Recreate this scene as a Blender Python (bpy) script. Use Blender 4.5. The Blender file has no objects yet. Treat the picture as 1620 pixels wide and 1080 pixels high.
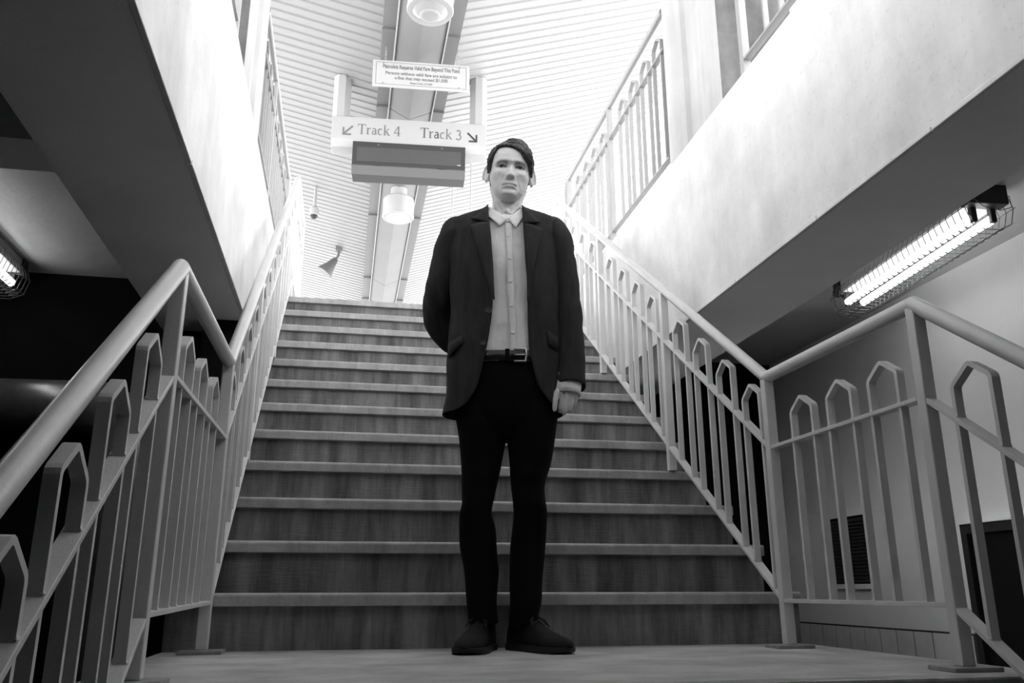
import bpy, bmesh, math, random
from mathutils import Vector, Matrix, noise
random.seed(7)
S = bpy.context.scene
C = S.collection

# ------------------------------------------------------------------ camera
F_PX, YAW, PITCH, ROLL, CAM_H = 1332.3, .1937, .2859, -.0016, .1887
Fw = Vector((math.sin(YAW)*math.cos(PITCH), math.cos(YAW)*math.cos(PITCH), math.sin(PITCH)))
Rt = Vector((math.cos(YAW), -math.sin(YAW), 0)); Up = Rt.cross(Fw)
Rr = Rt*math.cos(ROLL)+Up*math.sin(ROLL); Uu = -Rt*math.sin(ROLL)+Up*math.cos(ROLL)
CAM = Vector((0, 0, CAM_H))
cd = bpy.data.cameras.new('camera'); co = bpy.data.objects.new('camera', cd); C.objects.link(co)
cd.sensor_width = 36; cd.lens = F_PX/1620*36; cd.clip_start = .02; cd.clip_end = 200
co.matrix_world = Matrix(((Rr.x, Uu.x, -Fw.x, 0), (Rr.y, Uu.y, -Fw.y, 0), (Rr.z, Uu.z, -Fw.z, CAM_H), (0, 0, 0, 1)))
S.camera = co

# ------------------------------------------------------------------ world and exposure
w = bpy.data.worlds.new('world'); S.world = w; w.use_nodes = True
bg = w.node_tree.nodes['Background']; bg.inputs[0].default_value = (1, 1, 1, 1); bg.inputs[1].default_value = 5.7
S.view_settings.view_transform = 'Standard'; S.view_settings.look = 'None'
S.view_settings.exposure = 0.0; S.view_settings.gamma = 1; S.view_settings.use_curve_mapping = False

def ray(u, v):
    return Rr*((u-810)/F_PX) + Uu*(-(v-540)/F_PX) + Fw
def at(u, v, x=None, y=None, z=None):
    d = ray(u, v)
    s = x/d.x if x is not None else y/d.y if y is not None else (z-CAM_H)/d.z
    return CAM + d*s

# ------------------------------------------------------------------ materials
def mat(name, val, rough=.7, metal=0, var=0, scale=6, stretch=(1, 1, 1), bump=0, bscale=None, bstretch=None,
        streak=0, sscale=(14, 14, .5), dark=None, emit=0, spec=.5, trans=0, coat=0, pores=0):
    m = bpy.data.materials.new(name); m.use_nodes = True
    nt = m.node_tree; N = nt.nodes; L = nt.links; b = N['Principled BSDF']
    b.inputs['Base Color'].default_value = (val, val, val, 1); b.inputs['Roughness'].default_value = rough
    b.inputs['Metallic'].default_value = metal; b.inputs['Specular IOR Level'].default_value = spec
    if trans: b.inputs['Transmission Weight'].default_value = trans
    if coat: b.inputs['Coat Weight'].default_value = coat; b.inputs['Coat Roughness'].default_value = .2
    if emit:
        b.inputs['Emission Color'].default_value = (1, 1, 1, 1); b.inputs['Emission Strength'].default_value = emit
    if not (var or bump or streak or pores): return m
    tc = N.new('ShaderNodeTexCoord')
    geo = N.new('ShaderNodeNewGeometry')
    def nz(scale, stretch, detail=5, rgh=.6):
        mp = N.new('ShaderNodeMapping'); mp.inputs['Scale'].default_value = stretch
        L.new(geo.outputs['Position'], mp.inputs['Vector'])
        n = N.new('ShaderNodeTexNoise'); n.inputs['Scale'].default_value = scale
        n.inputs['Detail'].default_value = detail; n.inputs['Roughness'].default_value = rgh
        L.new(mp.outputs[0], n.inputs['Vector']); return n
    def rng(sock, a, bb, lo, hi):
        r = N.new('ShaderNodeMapRange'); r.inputs[1].default_value = a; r.inputs[2].default_value = bb
        r.inputs[3].default_value = lo; r.inputs[4].default_value = hi; L.new(sock, r.inputs[0]); return r.outputs[0]
    cur = None
    def mul(x):
        nonlocal cur
        if cur is None: cur = x
        else:
            q = N.new('ShaderNodeMath'); q.operation = 'MULTIPLY'; L.new(cur, q.inputs[0]); L.new(x, q.inputs[1]); cur = q.outputs[0]
    if var: mul(rng(nz(scale, stretch).outputs[0], .3, .7, 1-var, 1+var))
    if streak:
        mul(rng(nz(1, sscale, 6, .65).outputs[0], .38, .66, 1-streak, 1+streak*.35))
        mul(rng(nz(1, tuple(k*2.7 for k in sscale), 3, .6).outputs[0], .25, .5, 1-streak*.6, 1))
    if pores:
        mul(rng(nz(70, (1, 1, 1), 2, .5).outputs[0], .28, .38, 1-pores, 1))
    if cur is not None:
        q = N.new('ShaderNodeMath'); q.operation = 'MULTIPLY'; q.inputs[1].default_value = val; L.new(cur, q.inputs[0])
        cc = N.new('ShaderNodeCombineColor')
        for i in range(3): L.new(q.outputs[0], cc.inputs[i])
        L.new(cc.outputs[0], b.inputs['Base Color'])
    if bump:
        n = nz(bscale or 40, bstretch or (1, 1, 1), 4, .6)
        bp = N.new('ShaderNodeBump'); bp.inputs['Strength'].default_value = bump; bp.inputs['Distance'].default_value = .01
        L.new(n.outputs[0], bp.inputs['Height']); L.new(bp.outputs[0], b.inputs['Normal'])
    return m

M = dict(
 wall=mat('parapet_concrete', .74, .85, var=.13, scale=2.6, streak=.11, sscale=(3.2, 3.2, .9), bump=.12, bscale=25, pores=.1),
 soffit=mat('soffit_paint', .86, .8, var=.06, scale=2, bump=.15, bscale=60),
 column=mat('column_concrete', .5, .85, var=.1, scale=3, streak=.12, sscale=(6, 6, .6)),
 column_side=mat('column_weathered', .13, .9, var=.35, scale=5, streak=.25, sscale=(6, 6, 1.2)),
 riser=mat('board_formed_concrete', .27, .75, var=.25, scale=3.5, streak=.55, sscale=(12, 12, 1.4), bump=.35, bscale=1, bstretch=(14, 14, 130)),
 nosing=mat('nosing_concrete', .46, .3, var=.16, scale=5, streak=.22, sscale=(16, 16, 4), bump=.25, bscale=45, pores=.15),
 landing=mat('landing_concrete', .48, .55, var=.34, scale=4, stretch=(1, 1.3, 1), bump=.2, bscale=30, pores=.25),
 rail=mat('painted_steel', .68, .38, var=.06, scale=9, bump=.1, bscale=140, coat=.2),
 rail_white=mat('painted_steel_white', .34, .45, var=.05, scale=9),
 plate=mat('base_plate_steel', .3, .5, var=.25, scale=20),
 paint=mat('corridor_wall_paint', .9, .6, var=.05, scale=2, bump=.12, bscale=70),
 ceil=mat('corridor_ceiling_paint', .72, .55, var=.06, scale=2, bump=.5, bscale=9, bstretch=(1, 1, 1)),
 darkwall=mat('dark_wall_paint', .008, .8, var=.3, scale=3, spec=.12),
 pipe=mat('worn_dark_metal', .22, .32, var=.35, scale=6, metal=.6),
 tile=mat('glazed_tile', .75, .3, var=.08, scale=7),
 grout=mat('grout', .06, .9),
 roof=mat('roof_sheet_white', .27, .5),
 girder=mat('girder_paint', .145, .55, var=.06, scale=2),
 girder_white=mat('girder_lip_white', .42, .5),
 sign=mat('sign_white', .38, .4), fare=mat('fare_sign_white', .42, .4),
 ink=mat('sign_ink_grey', .085, .6), ink2=mat('sign_ink_light_grey', .14, .6), ink3=mat('sign_ink_dark', .03, .6),
 bezel=mat('display_bezel', .03, .45), screen=mat('display_screen', .06, .3, var=.12, scale=60, stretch=(1, 1, 1)),
 bezel2=mat('display_lip', .1, .5),
 lamp=mat('lamp_drum', .36, .4), lampglow=mat('lamp_lens_lit', .9, .4, emit=2.2), glass=mat('lamp_glass', .3, .12, spec=.6),
 tube=mat('fluorescent_tube', .9, .4, emit=6), housing=mat('fixture_housing', .4, .5), fixdark=mat('fixture_end_box', .03, .5),
 wire=mat('cage_wire', .16, .4, metal=.7),
 black=mat('black_opening', .012, .8), doorleaf=mat('door_dark_paint', .009, .8, spec=.1), frame=mat('frame_paint', .9, .5),
 slat=mat('louvre_slat', .035, .5),
 skin=None, hair=mat('hair', .085, .4, var=.5, scale=90, stretch=(1, 1, .3)),
 jacket=mat('jacket_cord', .032, .85, var=.3, scale=30, stretch=(1, 1, .25), bump=.25, bscale=130, bstretch=(1, 1, .2), spec=.25),
 trouser=mat('trouser_twill', .0045, .9, bump=.2, bscale=60, spec=.12),
 shirt=mat('shirt_cotton', .85, .8, var=.07, scale=14, bump=.5, bscale=22, bstretch=(1, 1, .7), spec=.2),
 belt=mat('belt_leather', .008, .3, bump=.3, bscale=60), metal=mat('buckle_metal', .5, .3, metal=1),
 button=mat('shirt_button', .9, .3), jbutton=mat('jacket_button', .02, .35),
 shoe=mat('suede_boot', .014, .8, var=.3, scale=20, spec=.2), sole=mat('rubber_sole', .01, .6), lace=mat('boot_lace', .008, .8),
 conduit=mat('conduit', .3, .5),
)

# ------------------------------------------------------------------ mesh helpers
class MB:
    def __init__(s): s.v = []; s.f = []
    def add(s, vs, fs):
        o = len(s.v); s.v += [tuple(p) for p in vs]; s.f += [tuple(i+o for i in f) for f in fs]; return s
    def box(s, a, b):
        (x0, y0, z0), (x1, y1, z1) = a, b
        return s.add([(x0, y0, z0), (x1, y0, z0), (x1, y1, z0), (x0, y1, z0), (x0, y0, z1), (x1, y0, z1), (x1, y1, z1), (x0, y1, z1)],
                     [(0, 3, 2, 1), (4, 5, 6, 7), (0, 1, 5, 4), (1, 2, 6, 5), (2, 3, 7, 6), (3, 0, 4, 7)])
    def bar(s, p, q, wx, wz):           # rectangular bar, ends cut vertically
        vs = []
        for (x, y, z) in (p, q):
            vs += [(x-wx/2, y, z-wz/2), (x+wx/2, y, z-wz/2), (x+wx/2, y, z+wz/2), (x-wx/2, y, z+wz/2)]
        return s.add(vs, [(0, 1, 2, 3), (7, 6, 5, 4), (0, 4, 5, 1), (1, 5, 6, 2), (2, 6, 7, 3), (3, 7, 4, 0)])
    def prism_x(s, poly, x0, x1):       # polygon in (y,z) extruded along x
        n = len(poly); vs = [(x0, y, z) for y, z in poly]+[(x1, y, z) for y, z in poly]
        return s.add(vs, [tuple(range(n))[::-1], tuple(range(n, 2*n))]+[(i, (i+1) % n, n+(i+1) % n, n+i) for i in range(n)])
    def tube(s, pts, r, n=10, cap=True):
        pts = [Vector(p) for p in pts]; rs = r if isinstance(r, (list, tuple)) else [r]*len(pts)
        rings = []; pd = None
        for i, p in enumerate(pts):
            a = (pts[i]-pts[i-1]).normalized() if i else (pts[1]-p).normalized()
            b = (pts[i+1]-p).normalized() if i < len(pts)-1 else a
            t = (a+b); t = t.normalized() if t.length > 1e-6 else a
            ref = Vector((1, 0, 0)) if abs(t.x) < .9 else Vector((0, 0, 1))
            if pd is not None: ref = pd
            u = (ref-t*ref.dot(t)).normalized(); v = t.cross(u); pd = u
            k = 1/max(.35, a.dot(t))
            # mitre: stretch along the bisector normal
            nrm = (b-a); nrm = nrm.normalized() if nrm.length > 1e-5 else None
            ring = []
            for j in range(n):
                th = 2*math.pi*j/n; d = u*math.cos(th)+v*math.sin(th)
                if nrm is not None: d = d+nrm*(d.dot(nrm)*(k-1))
                ring.append(p+d*rs[i])
            rings.append(ring)
        o = [q for rr in rings for q in rr]; fs = []
        for i in range(len(pts)-1):
            for j in range(n): fs.append((i*n+j, i*n+(j+1) % n, (i+1)*n+(j+1) % n, (i+1)*n+j))
        if cap: fs += [tuple(range(n))[::-1], tuple(range((len(pts)-1)*n, len(pts)*n))]
        return s.add(o, fs)
    def lathe(s, c, prof, n=32, axis='z'):
        vs = []; fs = []
        for (r, h) in prof:
            for j in range(n):
                th = 2*math.pi*j/n; a, b = r*math.cos(th), r*math.sin(th)
                vs.append((c[0]+a, c[1]+b, c[2]+h) if axis == 'z' else (c[0]+a, c[1]+h, c[2]+b))
        for i in range(len(prof)-1):
            for j in range(n): fs.append((i*n+j, i*n+(j+1) % n, (i+1)*n+(j+1) % n, (i+1)*n+j))
        fs += [tuple(range(n))[::-1], tuple(range((len(prof)-1)*n, len(prof)*n))]
        return s.add(vs, fs)
    def ell(s, c, r, R=None, n=12, m=8):
        vs = []; fs = []
        for i in range(1, m):
            t = math.pi*i/m
            for j in range(n):
                p = Vector((r[0]*math.sin(t)*math.cos(2*math.pi*j/n), r[1]*math.sin(t)*math.sin(2*math.pi*j/n), r[2]*math.cos(t)))
                vs.append((R @ p if R else p)+Vector(c))
        top = Vector((0, 0, r[2])); bot = Vector((0, 0, -r[2]))
        vs += [(R @ top if R else top)+Vector(c), (R @ bot if R else bot)+Vector(c)]; k = (m-1)*n
        for i in range(m-2):
            for j in range(n): fs.append((i*n+j, (i+1)*n+j, (i+1)*n+(j+1) % n, i*n+(j+1) % n))
        for j in range(n):
            fs.append((k, j, (j+1) % n)); fs.append((k+1, (m-2)*n+(j+1) % n, (m-2)*n+j))
        return s.add(vs, fs)
    def mesh(s, name, m, smooth=False):
        me = bpy.data.meshes.new(name); me.from_pydata([tuple(p) for p in s.v], [], s.f); me.validate()
        bm = bmesh.new(); bm.from_mesh(me); bmesh.ops.recalc_face_normals(bm, faces=bm.faces); bm.to_mesh(me); bm.free()
        if m: me.materials.append(m)
        if smooth:
            for p in me.polygons: p.use_smooth = True
        return me
    def obj(s, name, m, parent=None, smooth=False, bevel=0, loc=None, autosm=None):
        o = link(name, s.mesh(name, m, smooth or autosm), parent)
        if loc: o.location = loc
        if bevel:
            b = o.modifiers.new('bevel', 'BEVEL'); b.width = bevel; b.segments = 2; b.limit_method = 'ANGLE'
        if autosm:
            bm = bmesh.new(); bm.from_mesh(o.data)
            for e in bm.edges:
                if len(e.link_faces) == 2 and e.calc_face_angle(0) > math.radians(autosm): e.smooth = False
            bm.to_mesh(o.data); bm.free()
        return o
def link(name, data, parent=None):
    o = bpy.data.objects.new(name, data); C.objects.link(o)
    if parent: o.parent = parent
    return o
def tag(o, label, cat=None, group=None, kind=None):
    o['label'] = label
    if cat: o['category'] = cat
    if group: o['group'] = group
    if kind: o['kind'] = kind
    return o
def thing(name, label, cat, loc=(0, 0, 0), rz=0, group=None, kind=None):
    o = link(name, None); o.location = loc; o.rotation_euler = (0, 0, rz); o.empty_display_size = .1
    return tag(o, label, cat, group, kind)
def struct(o, label): o['kind'] = 'structure'; o['label'] = label; return o

# ------------------------------------------------------------------ dimensions
XL, XR = -.54, 1.65              # stair well, inner faces of the parapets
R_, T_, Y0 = .178, .2503, 2.936  # riser, tread, first nosing
NS = 12
ZF = NS*R_                       # upper floor 2.136
ZB, ZW = 1.49, 2.405             # parapet bottom and top
ZC = 1.76                        # corridor ceiling
ZL = -1.602                      # lower floor
YE = Y0+(NS-1)*T_                # last nosing 5.69

# ------------------------------------------------------------------ stairs
def flight(name, label, y0, z0, n, nearest_open):
    root = thing(name, label, None, kind='structure'); 
    for k in range(1, n+1):
        y = y0+(k-1)*T_; z = z0+k*R_
        back = y+T_+.024 if k < n else y+T_*1.0
        mb = MB().prism_x([(y+.028, z0+(k-1)*R_-.02), (back, z0+(k-1)*R_-.02), (back, z-.0005), (y+.045, z-.0005), (y+.024, z-.042)], XL, XR-.005)
        st = mb.obj('step', M['riser'], root)
        nz = MB().prism_x([(y+.044, z), (y+.010, z), (y+.0045, z-.0022), (y+.001, z-.0065), (y, z-.011), (y+.001, z-.040), (y+.0235, z-.043)], XL+.001, XR-.006)
        nz.obj('nosing', M['nosing'], st)
    return root
flight('stairs', 'straight flight of twelve board-formed concrete steps up to the platform', Y0, 0, NS, True)
YL = 1.775                       # front edge of the landing
nl = 9
fl = flight('stairs', 'lower flight of concrete steps dropping away below the landing', YL-nl*T_, ZL, nl-1, False)
# landing
mb = MB().prism_x([(YL+.03, -.25), (Y0+.03, -.25), (Y0+.03, 0), (YL+.045, 0), (YL+.024, -.05)], XL, XR-.005)
fo = struct(mb.obj('floor', M['landing']), 'smooth worn concrete landing at the foot of the upper flight')
MB().prism_x([(YL+.044, 0), (YL+.008, 0), (YL+.002, -.0022), (YL, -.007), (YL+.001, -.047), (YL+.0235, -.051)], XL+.001, XR-.006).obj('nosing', M['nosing'], fo)
MB().prism_x([(YL+.028, -R_-.02), (Y0, -R_-.02), (Y0, -.2), (YL+.028, -.2)], XL+.002, XR-.007).obj('riser', M['riser'], fo)

# ------------------------------------------------------------------ parapets, columns, slabs
YN, YP = -3.4, 6.2
def parapet(name, sgn, xi, label):
    xo = xi+sgn*.44
    mb = MB().box((min(xi, xo), YN, ZB), (max(xi, xo), YP, ZW))
    me = mb.mesh(name, M['wall']); me.materials.append(M['soffit'])
    for p in me.polygons:
        if p.normal.z < -.5 or p.normal.x*sgn > .5: p.material_index = 1
    o = link(name, me); struct(o, label)
    # chipped drip edge along the bottom
    rnd = random.Random(3+sgn); y = YN
    while y < YP-.1:
        ln = rnd.uniform(.5, 1.3); y2 = min(YP, y+ln)
        h = .020+rnd.uniform(-.003, .003)
        MB().box((xi-.006 if sgn > 0 else xi-.012, y+.003, ZB-.003), (xi+.012 if sgn > 0 else xi+.006, y2-.003, ZB-.003+h)).obj('drip_edge', M['wall'], o, bevel=.003)
        y = y2
    # column rising from the parapet
    ya, yb = (3.235, 3.9) if sgn > 0 else (3.40, 4.05)
    mb = MB(); x0, x1 = sorted((xi, xi+sgn*.40)); g = .022
    # plan outline with a shallow groove in the inner face
    yg0, yg1 = ya+.2, ya+.42
    pl = [(xi, ya), (xi, yg0), (xi+sgn*g, yg0+.012), (xi+sgn*g, yg1-.012), (xi, yg1), (xi, yb), (xi+sgn*.4, yb), (xi+sgn*.4, ya)]
    n = len(pl); zt = 6.9
    mb.add([(x, y, ZW-.001) for x, y in pl]+[(x, y, zt) for x, y in pl], [tuple(range(n)), tuple(range(n, 2*n))]+[(i, (i+1) % n, n+(i+1) % n, n+i) for i in range(n)])
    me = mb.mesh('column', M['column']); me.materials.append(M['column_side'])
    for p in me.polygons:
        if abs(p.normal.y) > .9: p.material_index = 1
    c = link('column', me, o)
    return o
pr_ = parapet('wall_right', 1, XR, 'stained pale concrete parapet with drip edge above the caged light by the tiled corridor')
pl_ = parapet('wall_left', -1, XL, 'stained pale concrete parapet with drip edge in front of the black end wall')

def slab(name, a, b, m, label):
    return struct(MB().box(a, b).obj(name, m), label)
slab('ceiling_right', (XR+.44, YN, ZC), (5.5, 26, ZF), M['ceil'], 'painted corridor ceiling carrying the caged light over the tiled wall')
slab('ceiling_left', (-6, YN, ZC), (XL-.44, 26, ZF), M['ceil'], 'painted corridor ceiling meeting the black end wall')
slab('floor_platform', (XL-.43, YE+T_, ZF-.25), (XR+.43, 26, ZF), M['landing'], 'concrete platform floor at the top of the stairs')
slab('floor_lower', (-6, YN, ZL-.2), (5.5, 9, ZL), M['grout'], 'dark floor of the lower passage')
wr = struct(MB().box((3.0, YN, -.02), (3.3, 9, ZC)).obj('wall_right', M['paint']), 'grey painted corridor wall with louvre vent and dark door')
MB().box((3.0065, YN, ZL), (3.3, 9, -.02)).obj('tile_backing', M['grout'], wr)
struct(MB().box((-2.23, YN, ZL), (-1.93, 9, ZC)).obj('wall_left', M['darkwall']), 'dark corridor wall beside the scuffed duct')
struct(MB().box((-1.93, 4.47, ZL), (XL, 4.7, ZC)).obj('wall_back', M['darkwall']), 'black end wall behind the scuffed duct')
struct(MB().box((XR+.0, 5.5, ZL), (3.0, 5.7, ZC)).obj('wall_back', M['darkwall']), 'near-black wall set across the tiled corridor to stand for its dark depth')  # black sheet set in close, its colour stands for the corridor's dark depth
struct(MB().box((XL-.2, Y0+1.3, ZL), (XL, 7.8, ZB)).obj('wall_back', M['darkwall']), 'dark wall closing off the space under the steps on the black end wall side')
struct(MB().box((-6, YN-.2, ZL), (5.5, YN, ZF)).obj('wall_light_block', M['darkwall']), 'unseen near-black wall added behind the viewpoint to shut out light and cut bounce')  # added enclosure out of view, near-black to cut bounced light
# unseen closure added over the lower flight to cut light on the lower risers
YW = 1.05
we = struct(MB().box((XL, YW-.35, ZB), (XR, YW, ZW)).obj('wall_light_block', M['wall']), 'unseen concrete wall added across the near well to keep light off the lower risers')
slab('ceiling_light_block', (XL, YN, ZC), (XR, YW-.35, ZF), M['soffit'], 'unseen ceiling added over the lower flight to block overhead light')  # unseen slab added with the closing wall to shut out light from above
# cross beam under the left ceiling
struct(MB().box((-1.93, 2.71, 1.6), (XL-.44, 2.94, ZC)).obj('trim_1', M['soffit']), 'downstand beam crossing the ceiling before the black end wall')
# worn pipe in the dark left corridor
dp = MB(); dp.tube([(-1.90, 4.3, 1.02), (-1.2, 4.3, 1.03), (-1.08, 4.31, .98), (-1.05, 4.31, .8), (-1.05, 4.31, ZL)], .13, 24)
tag(dp.obj('duct', M['pipe'], None, smooth=True), 'scuffed dark round duct running in front of the black end wall', 'duct')

# tiles
tme = MB().box((-.002, -.0705, -.0705), (.002, .0705, .0705)).mesh('tile', M['tile'])
for r in range(4):
    for i in range(24):
        y = 2.05+.15*i+.008; z = -.025-.075-.15*r
        if 2.72 < y < 3.79: continue
        t = link('tile', tme, wr); t.location = (3.0045, y, z)

# louvre vent
vt = thing('wall_vent', 'dark louvre vent in pale frame on the painted corridor wall', 'vent', (2.99, 4.72, .41))
ys, zs = .235, .225
for a, b in (((-.012, -ys, -zs), (.01, ys, -zs+.03)), ((-.012, -ys, zs-.03), (.01, ys, zs)), ((-.012, -ys, -zs+.03), (.01, -ys+.03, zs-.03)), ((-.012, ys-.03, -zs+.03), (.01, ys, zs-.03))):
    MB().box(a, b).obj('frame', M['frame'], vt, bevel=.002)
MB().box((.005, -ys+.03, -zs+.03), (.009, ys-.03, zs-.03)).obj('backing', M['black'], vt)
sm = MB().add([(-.006, -ys+.03, -.006), (-.006, ys-.03, -.006), (.005, ys-.03, .01), (.005, -ys+.03, .01), (-.006, -ys+.03, -.004), (-.006, ys-.03, -.004), (.005, ys-.03, .012), (.005, -ys+.03, .012)],
              [(0, 3, 2, 1), (4, 5, 6, 7), (0, 1, 5, 4), (1, 2, 6, 5), (2, 3, 7, 6), (3, 0, 4, 7)]).mesh('slat', M['slat'])
for i in range(18):
    o = link('slat', sm, vt); o.location = (0, 0, -zs+.045+i*.0205)
# door
dr = thing('door_1', 'dark doorway with pale frame in the tiled corridor wall', None, (2.985, 3.25, ZL), kind='structure')
MB().box((-.02, .43, 0), (.03, .47, 2.09)).obj('door_frame', M['black'], dr)
MB().box((-.02, -.47, 0), (.03, -.43, 2.09)).obj('door_frame', M['black'], dr)
MB().box((-.02, -.43, 2.045), (.03, .43, 2.09)).obj('door_frame', M['black'], dr)
MB().box((-.03, -.47, 2.09), (.03, .47, 2.097)).obj('drip_cap', M['frame'], dr)
MB().box((.0, -.43, 0), (.014, .43, 2.045)).obj('door_leaf', M['doorleaf'], dr)
MB().box((-.004, -.34, .2), (.0, .34, 1.95)).obj('door_panel', M['doorleaf'], dr, bevel=.002)
MB().tube([(-.03, -.36, 1.0), (-.03, -.27, 1.0)], .009, 8).tube([(-.03, -.36, 1.0), (.0, -.36, 1.0)], .009, 8).obj('door_handle', M['metal'], dr)

# ------------------------------------------------------------------ canopy
XM = .535
def roof(name, sgn, slope, xe, label):
    prof = []; y = -6.0
    while y < 27:
        prof += [(y, 0), (y+.098, 0), (y+.105, .014), (y+.143, .014)]; y += .15
    xa, xb = XM+sgn*.2, xe
    za, zb = 6.10+slope*.2, 6.10+slope*abs(xe-XM)
    mb = MB(); n = len(prof); vs = []
    for x, z in ((xa, za), (xb, zb)): vs += [(x, yy, z+h) for yy, h in prof]
    for x, z in ((xa, za+.05), (xb, zb+.05)): vs += [(x, yy, z+h) for yy, h in prof]
    fs = [(i, i+1, n+i+1, n+i) for i in range(n-1)]+[(2*n+i, 3*n+i, 3*n+i+1, 2*n+i+1) for i in range(n-1)]
    fs += [(i, 2*n+i, 2*n+i+1, i+1) for i in range(n-1)]+[(n+i, n+i+1, 3*n+i+1, 3*n+i) for i in range(n-1)]
    mb.add(vs, fs)
    return struct(mb.obj(name, M['roof']), label)
roof('ceiling_canopy_left', -1, .21, -6.2, 'white corrugated canopy roof sloping up from the girder over the dome camera and spotlight')  # eave lengthened beyond view so that it darkens the opposite slope
roof('ceiling_canopy_right', 1, .34, 4.35, 'white corrugated canopy roof sloping up from the girder to the bright open eave')
gd = thing('trim_girder', 'pale grey keel-shaped roof girder with white lips along the canopy valley', None, kind='structure')
cuts = [-6, 3.2, 9.45, 15.6, 16.85, 26]
for a, b in zip(cuts[:-1], cuts[1:]):
    a += .006; b -= .006
    # keel: deeper at the joints
    d0 = .135
    pl = [(.285, 5.99), (XM+.005, 5.99-d0), (.82, 5.99), (.82, 6.2), (.285, 6.2)]
    n = len(pl)
    MB().add([(x, a, z) for x, z in pl]+[(x, b, z) for x, z in pl], [tuple(range(n)), tuple(range(n, 2*n))]+[(i, (i+1) % n, n+(i+1) % n, n+i) for i in range(n)]).obj('keel', M['girder'], gd)
    for x0, x1, s in ((.13, .272, 1), (.832, .975, -1)):
        MB().box((x0, a, 6.01), (x1, b, 6.16)).obj('flange', M['girder'], gd)
for x in (.272, .818):
    MB().box((x, -6, 5.965), (x+.014, 26, 6.03)).obj('lip', M['girder_white'], gd)
for y in (9.45, 15.6, 16.85, 12.7, 7.9):
    for x0, x1 in ((.13, .272), (.832, .975)):
        MB().box((x0-.005, y-.012, 5.985), (x1, y+.012, 6.009)).obj('flange_splice', M['girder'], gd)

# drum lamps
def drum(y, lit, label, r=.215):
    d = thing('canopy_lamp', label, 'lamp', (XM+.01, y, 5.42))
    MB().lathe((0, 0, 0), [(r*.98, .0), (r, .01), (r, .27), (r*.94, .29), (.12, .30), (.12, .45)]).obj('drum', M['lamp'], d, autosm=30)
    MB().lathe((0, 0, 0), [(r*.78, -.012), (r*1.0, -.012), (r*1.03, 0), (r*1.03, .02), (r*.78, .02)]).obj('rim', M['lamp'], d, autosm=30)
    MB().lathe((0, 0, 0), [(.01, -.07), (r*.3, -.066), (r*.55, -.05), (r*.76, -.013), (r*.76, .0)]).obj('lens', M['lampglow'] if lit else M['glass'], d, autosm=50)
    if not lit: MB().lathe((0, 0, 0), [(r*.40, -.064), (r*.44, -.062), (r*.46, -.056)]).obj('lens_ring', M['lamp'], d, autosm=50)
    return d
drum(6.76, False, 'white drum lamp with clear unlit lens above the fare sign')
drum(11.45, True, 'white drum lamp with glowing lens beyond the track sign', .225)

# dome camera and spotlight on the left roof sheet
dc = thing('dome_camera', 'small white dome camera hung from the corrugated canopy', 'camera', (-.72, 12.6, 5.86))
MB().lathe((0, 0, 0), [(.05, .0), (.075, .02), (.075, .12), (.03, .16), (.02, .52)]).obj('mount', M['lamp'], dc, autosm=40)
MB().lathe((0, 0, 0), [(.004, -.055), (.035, -.045), (.055, -.02), (.06, .0)]).obj('dome', M['bezel'], dc, smooth=True)
sp = thing('spotlight', 'tilted grey flared spotlight hung from the corrugated canopy', 'spotlight', (-.47, 14.9, 5.96)); sp.scale = (.8, .8, .8)
Rx = Matrix.Rotation(math.radians(35), 3, 'Y')
m_ = MB().lathe((0, 0, 0), [(.19, -.28), (.19, -.25), (.11, -.05), (.07, .12), (.05, .16)], 20)
m_.v = [tuple(Rx @ Vector(p)) for p in m_.v]; m_.obj('hood', M['bezel2'], sp, autosm=40)
m_ = MB().lathe((0, 0, 0), [(.17, -.279), (.17, -.275)], 20); m_.v = [tuple(Rx @ Vector(p)) for p in m_.v]; m_.obj('lens', M['glass'], sp)
MB().tube([(.07, 0, .1), (.14, 0, .22), (.14, 0, .34)], .025, 8).obj('bracket', M['bezel2'], sp)
MB().box((.07, -.07, .32), (.21, .07, .54)).obj('junction_box', M['girder'], sp)

# ------------------------------------------------------------------ signs
def txt(s, size, m, parent, loc, xs=1, bold=0, name='lettering'):
    cu = bpy.data.curves.new('t', 'FONT'); cu.body = s; cu.size = size; cu.align_x = 'CENTER'; cu.align_y = 'CENTER'; cu.extrude = .001; cu.offset = bold
    o = bpy.data.objects.new('t', cu); C.objects.link(o)
    dg = bpy.context.evaluated_depsgraph_get(); me = bpy.data.meshes.new_from_object(o.evaluated_get(dg)); bpy.data.objects.remove(o)
    me.transform(Matrix.Rotation(math.pi/2, 4, 'X') @ Matrix.Diagonal((xs, 1, 1, 1))); me.materials.clear(); me.materials.append(m)
    q = link(name, me, parent); q.location = loc; return q
fs_ = thing('fare_sign', 'white notice board about valid fares hung on chains above the track sign', 'sign', (.585, 8.2, 5.665), math.radians(-4.0))
hw, hh = .535, .165
MB().box((-hw, -.012, -hh), (hw, .012, hh)).obj('board', M['fare'], fs_, bevel=.003)
for a, b in (((-hw+.035, -hh+.025), (hw-.035, -hh+.029)), ((-hw+.035, hh-.029), (hw-.035, hh-.025)), ((-hw+.035, -hh+.025), (-hw+.039, hh-.025)), ((hw-.039, -hh+.025), (hw-.035, hh-.025))):
    MB().box((a[0], -.0135, a[1]), (b[0], -.0125, b[1])).obj('border_line', M['ink2'], fs_)
txt('Metrolink Requires Valid Fare Beyond This Point', .072, M['ink'], fs_, (0, -.0135, .085), .60, .0)
txt('Persons without valid fare are subject to', .056, M['ink2'], fs_, (0, -.0135, .005), .86, .0005)
txt('a fine that may exceed $1,500', .056, M['ink2'], fs_, (0, -.0135, -.052), .86, .0005)
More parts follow.
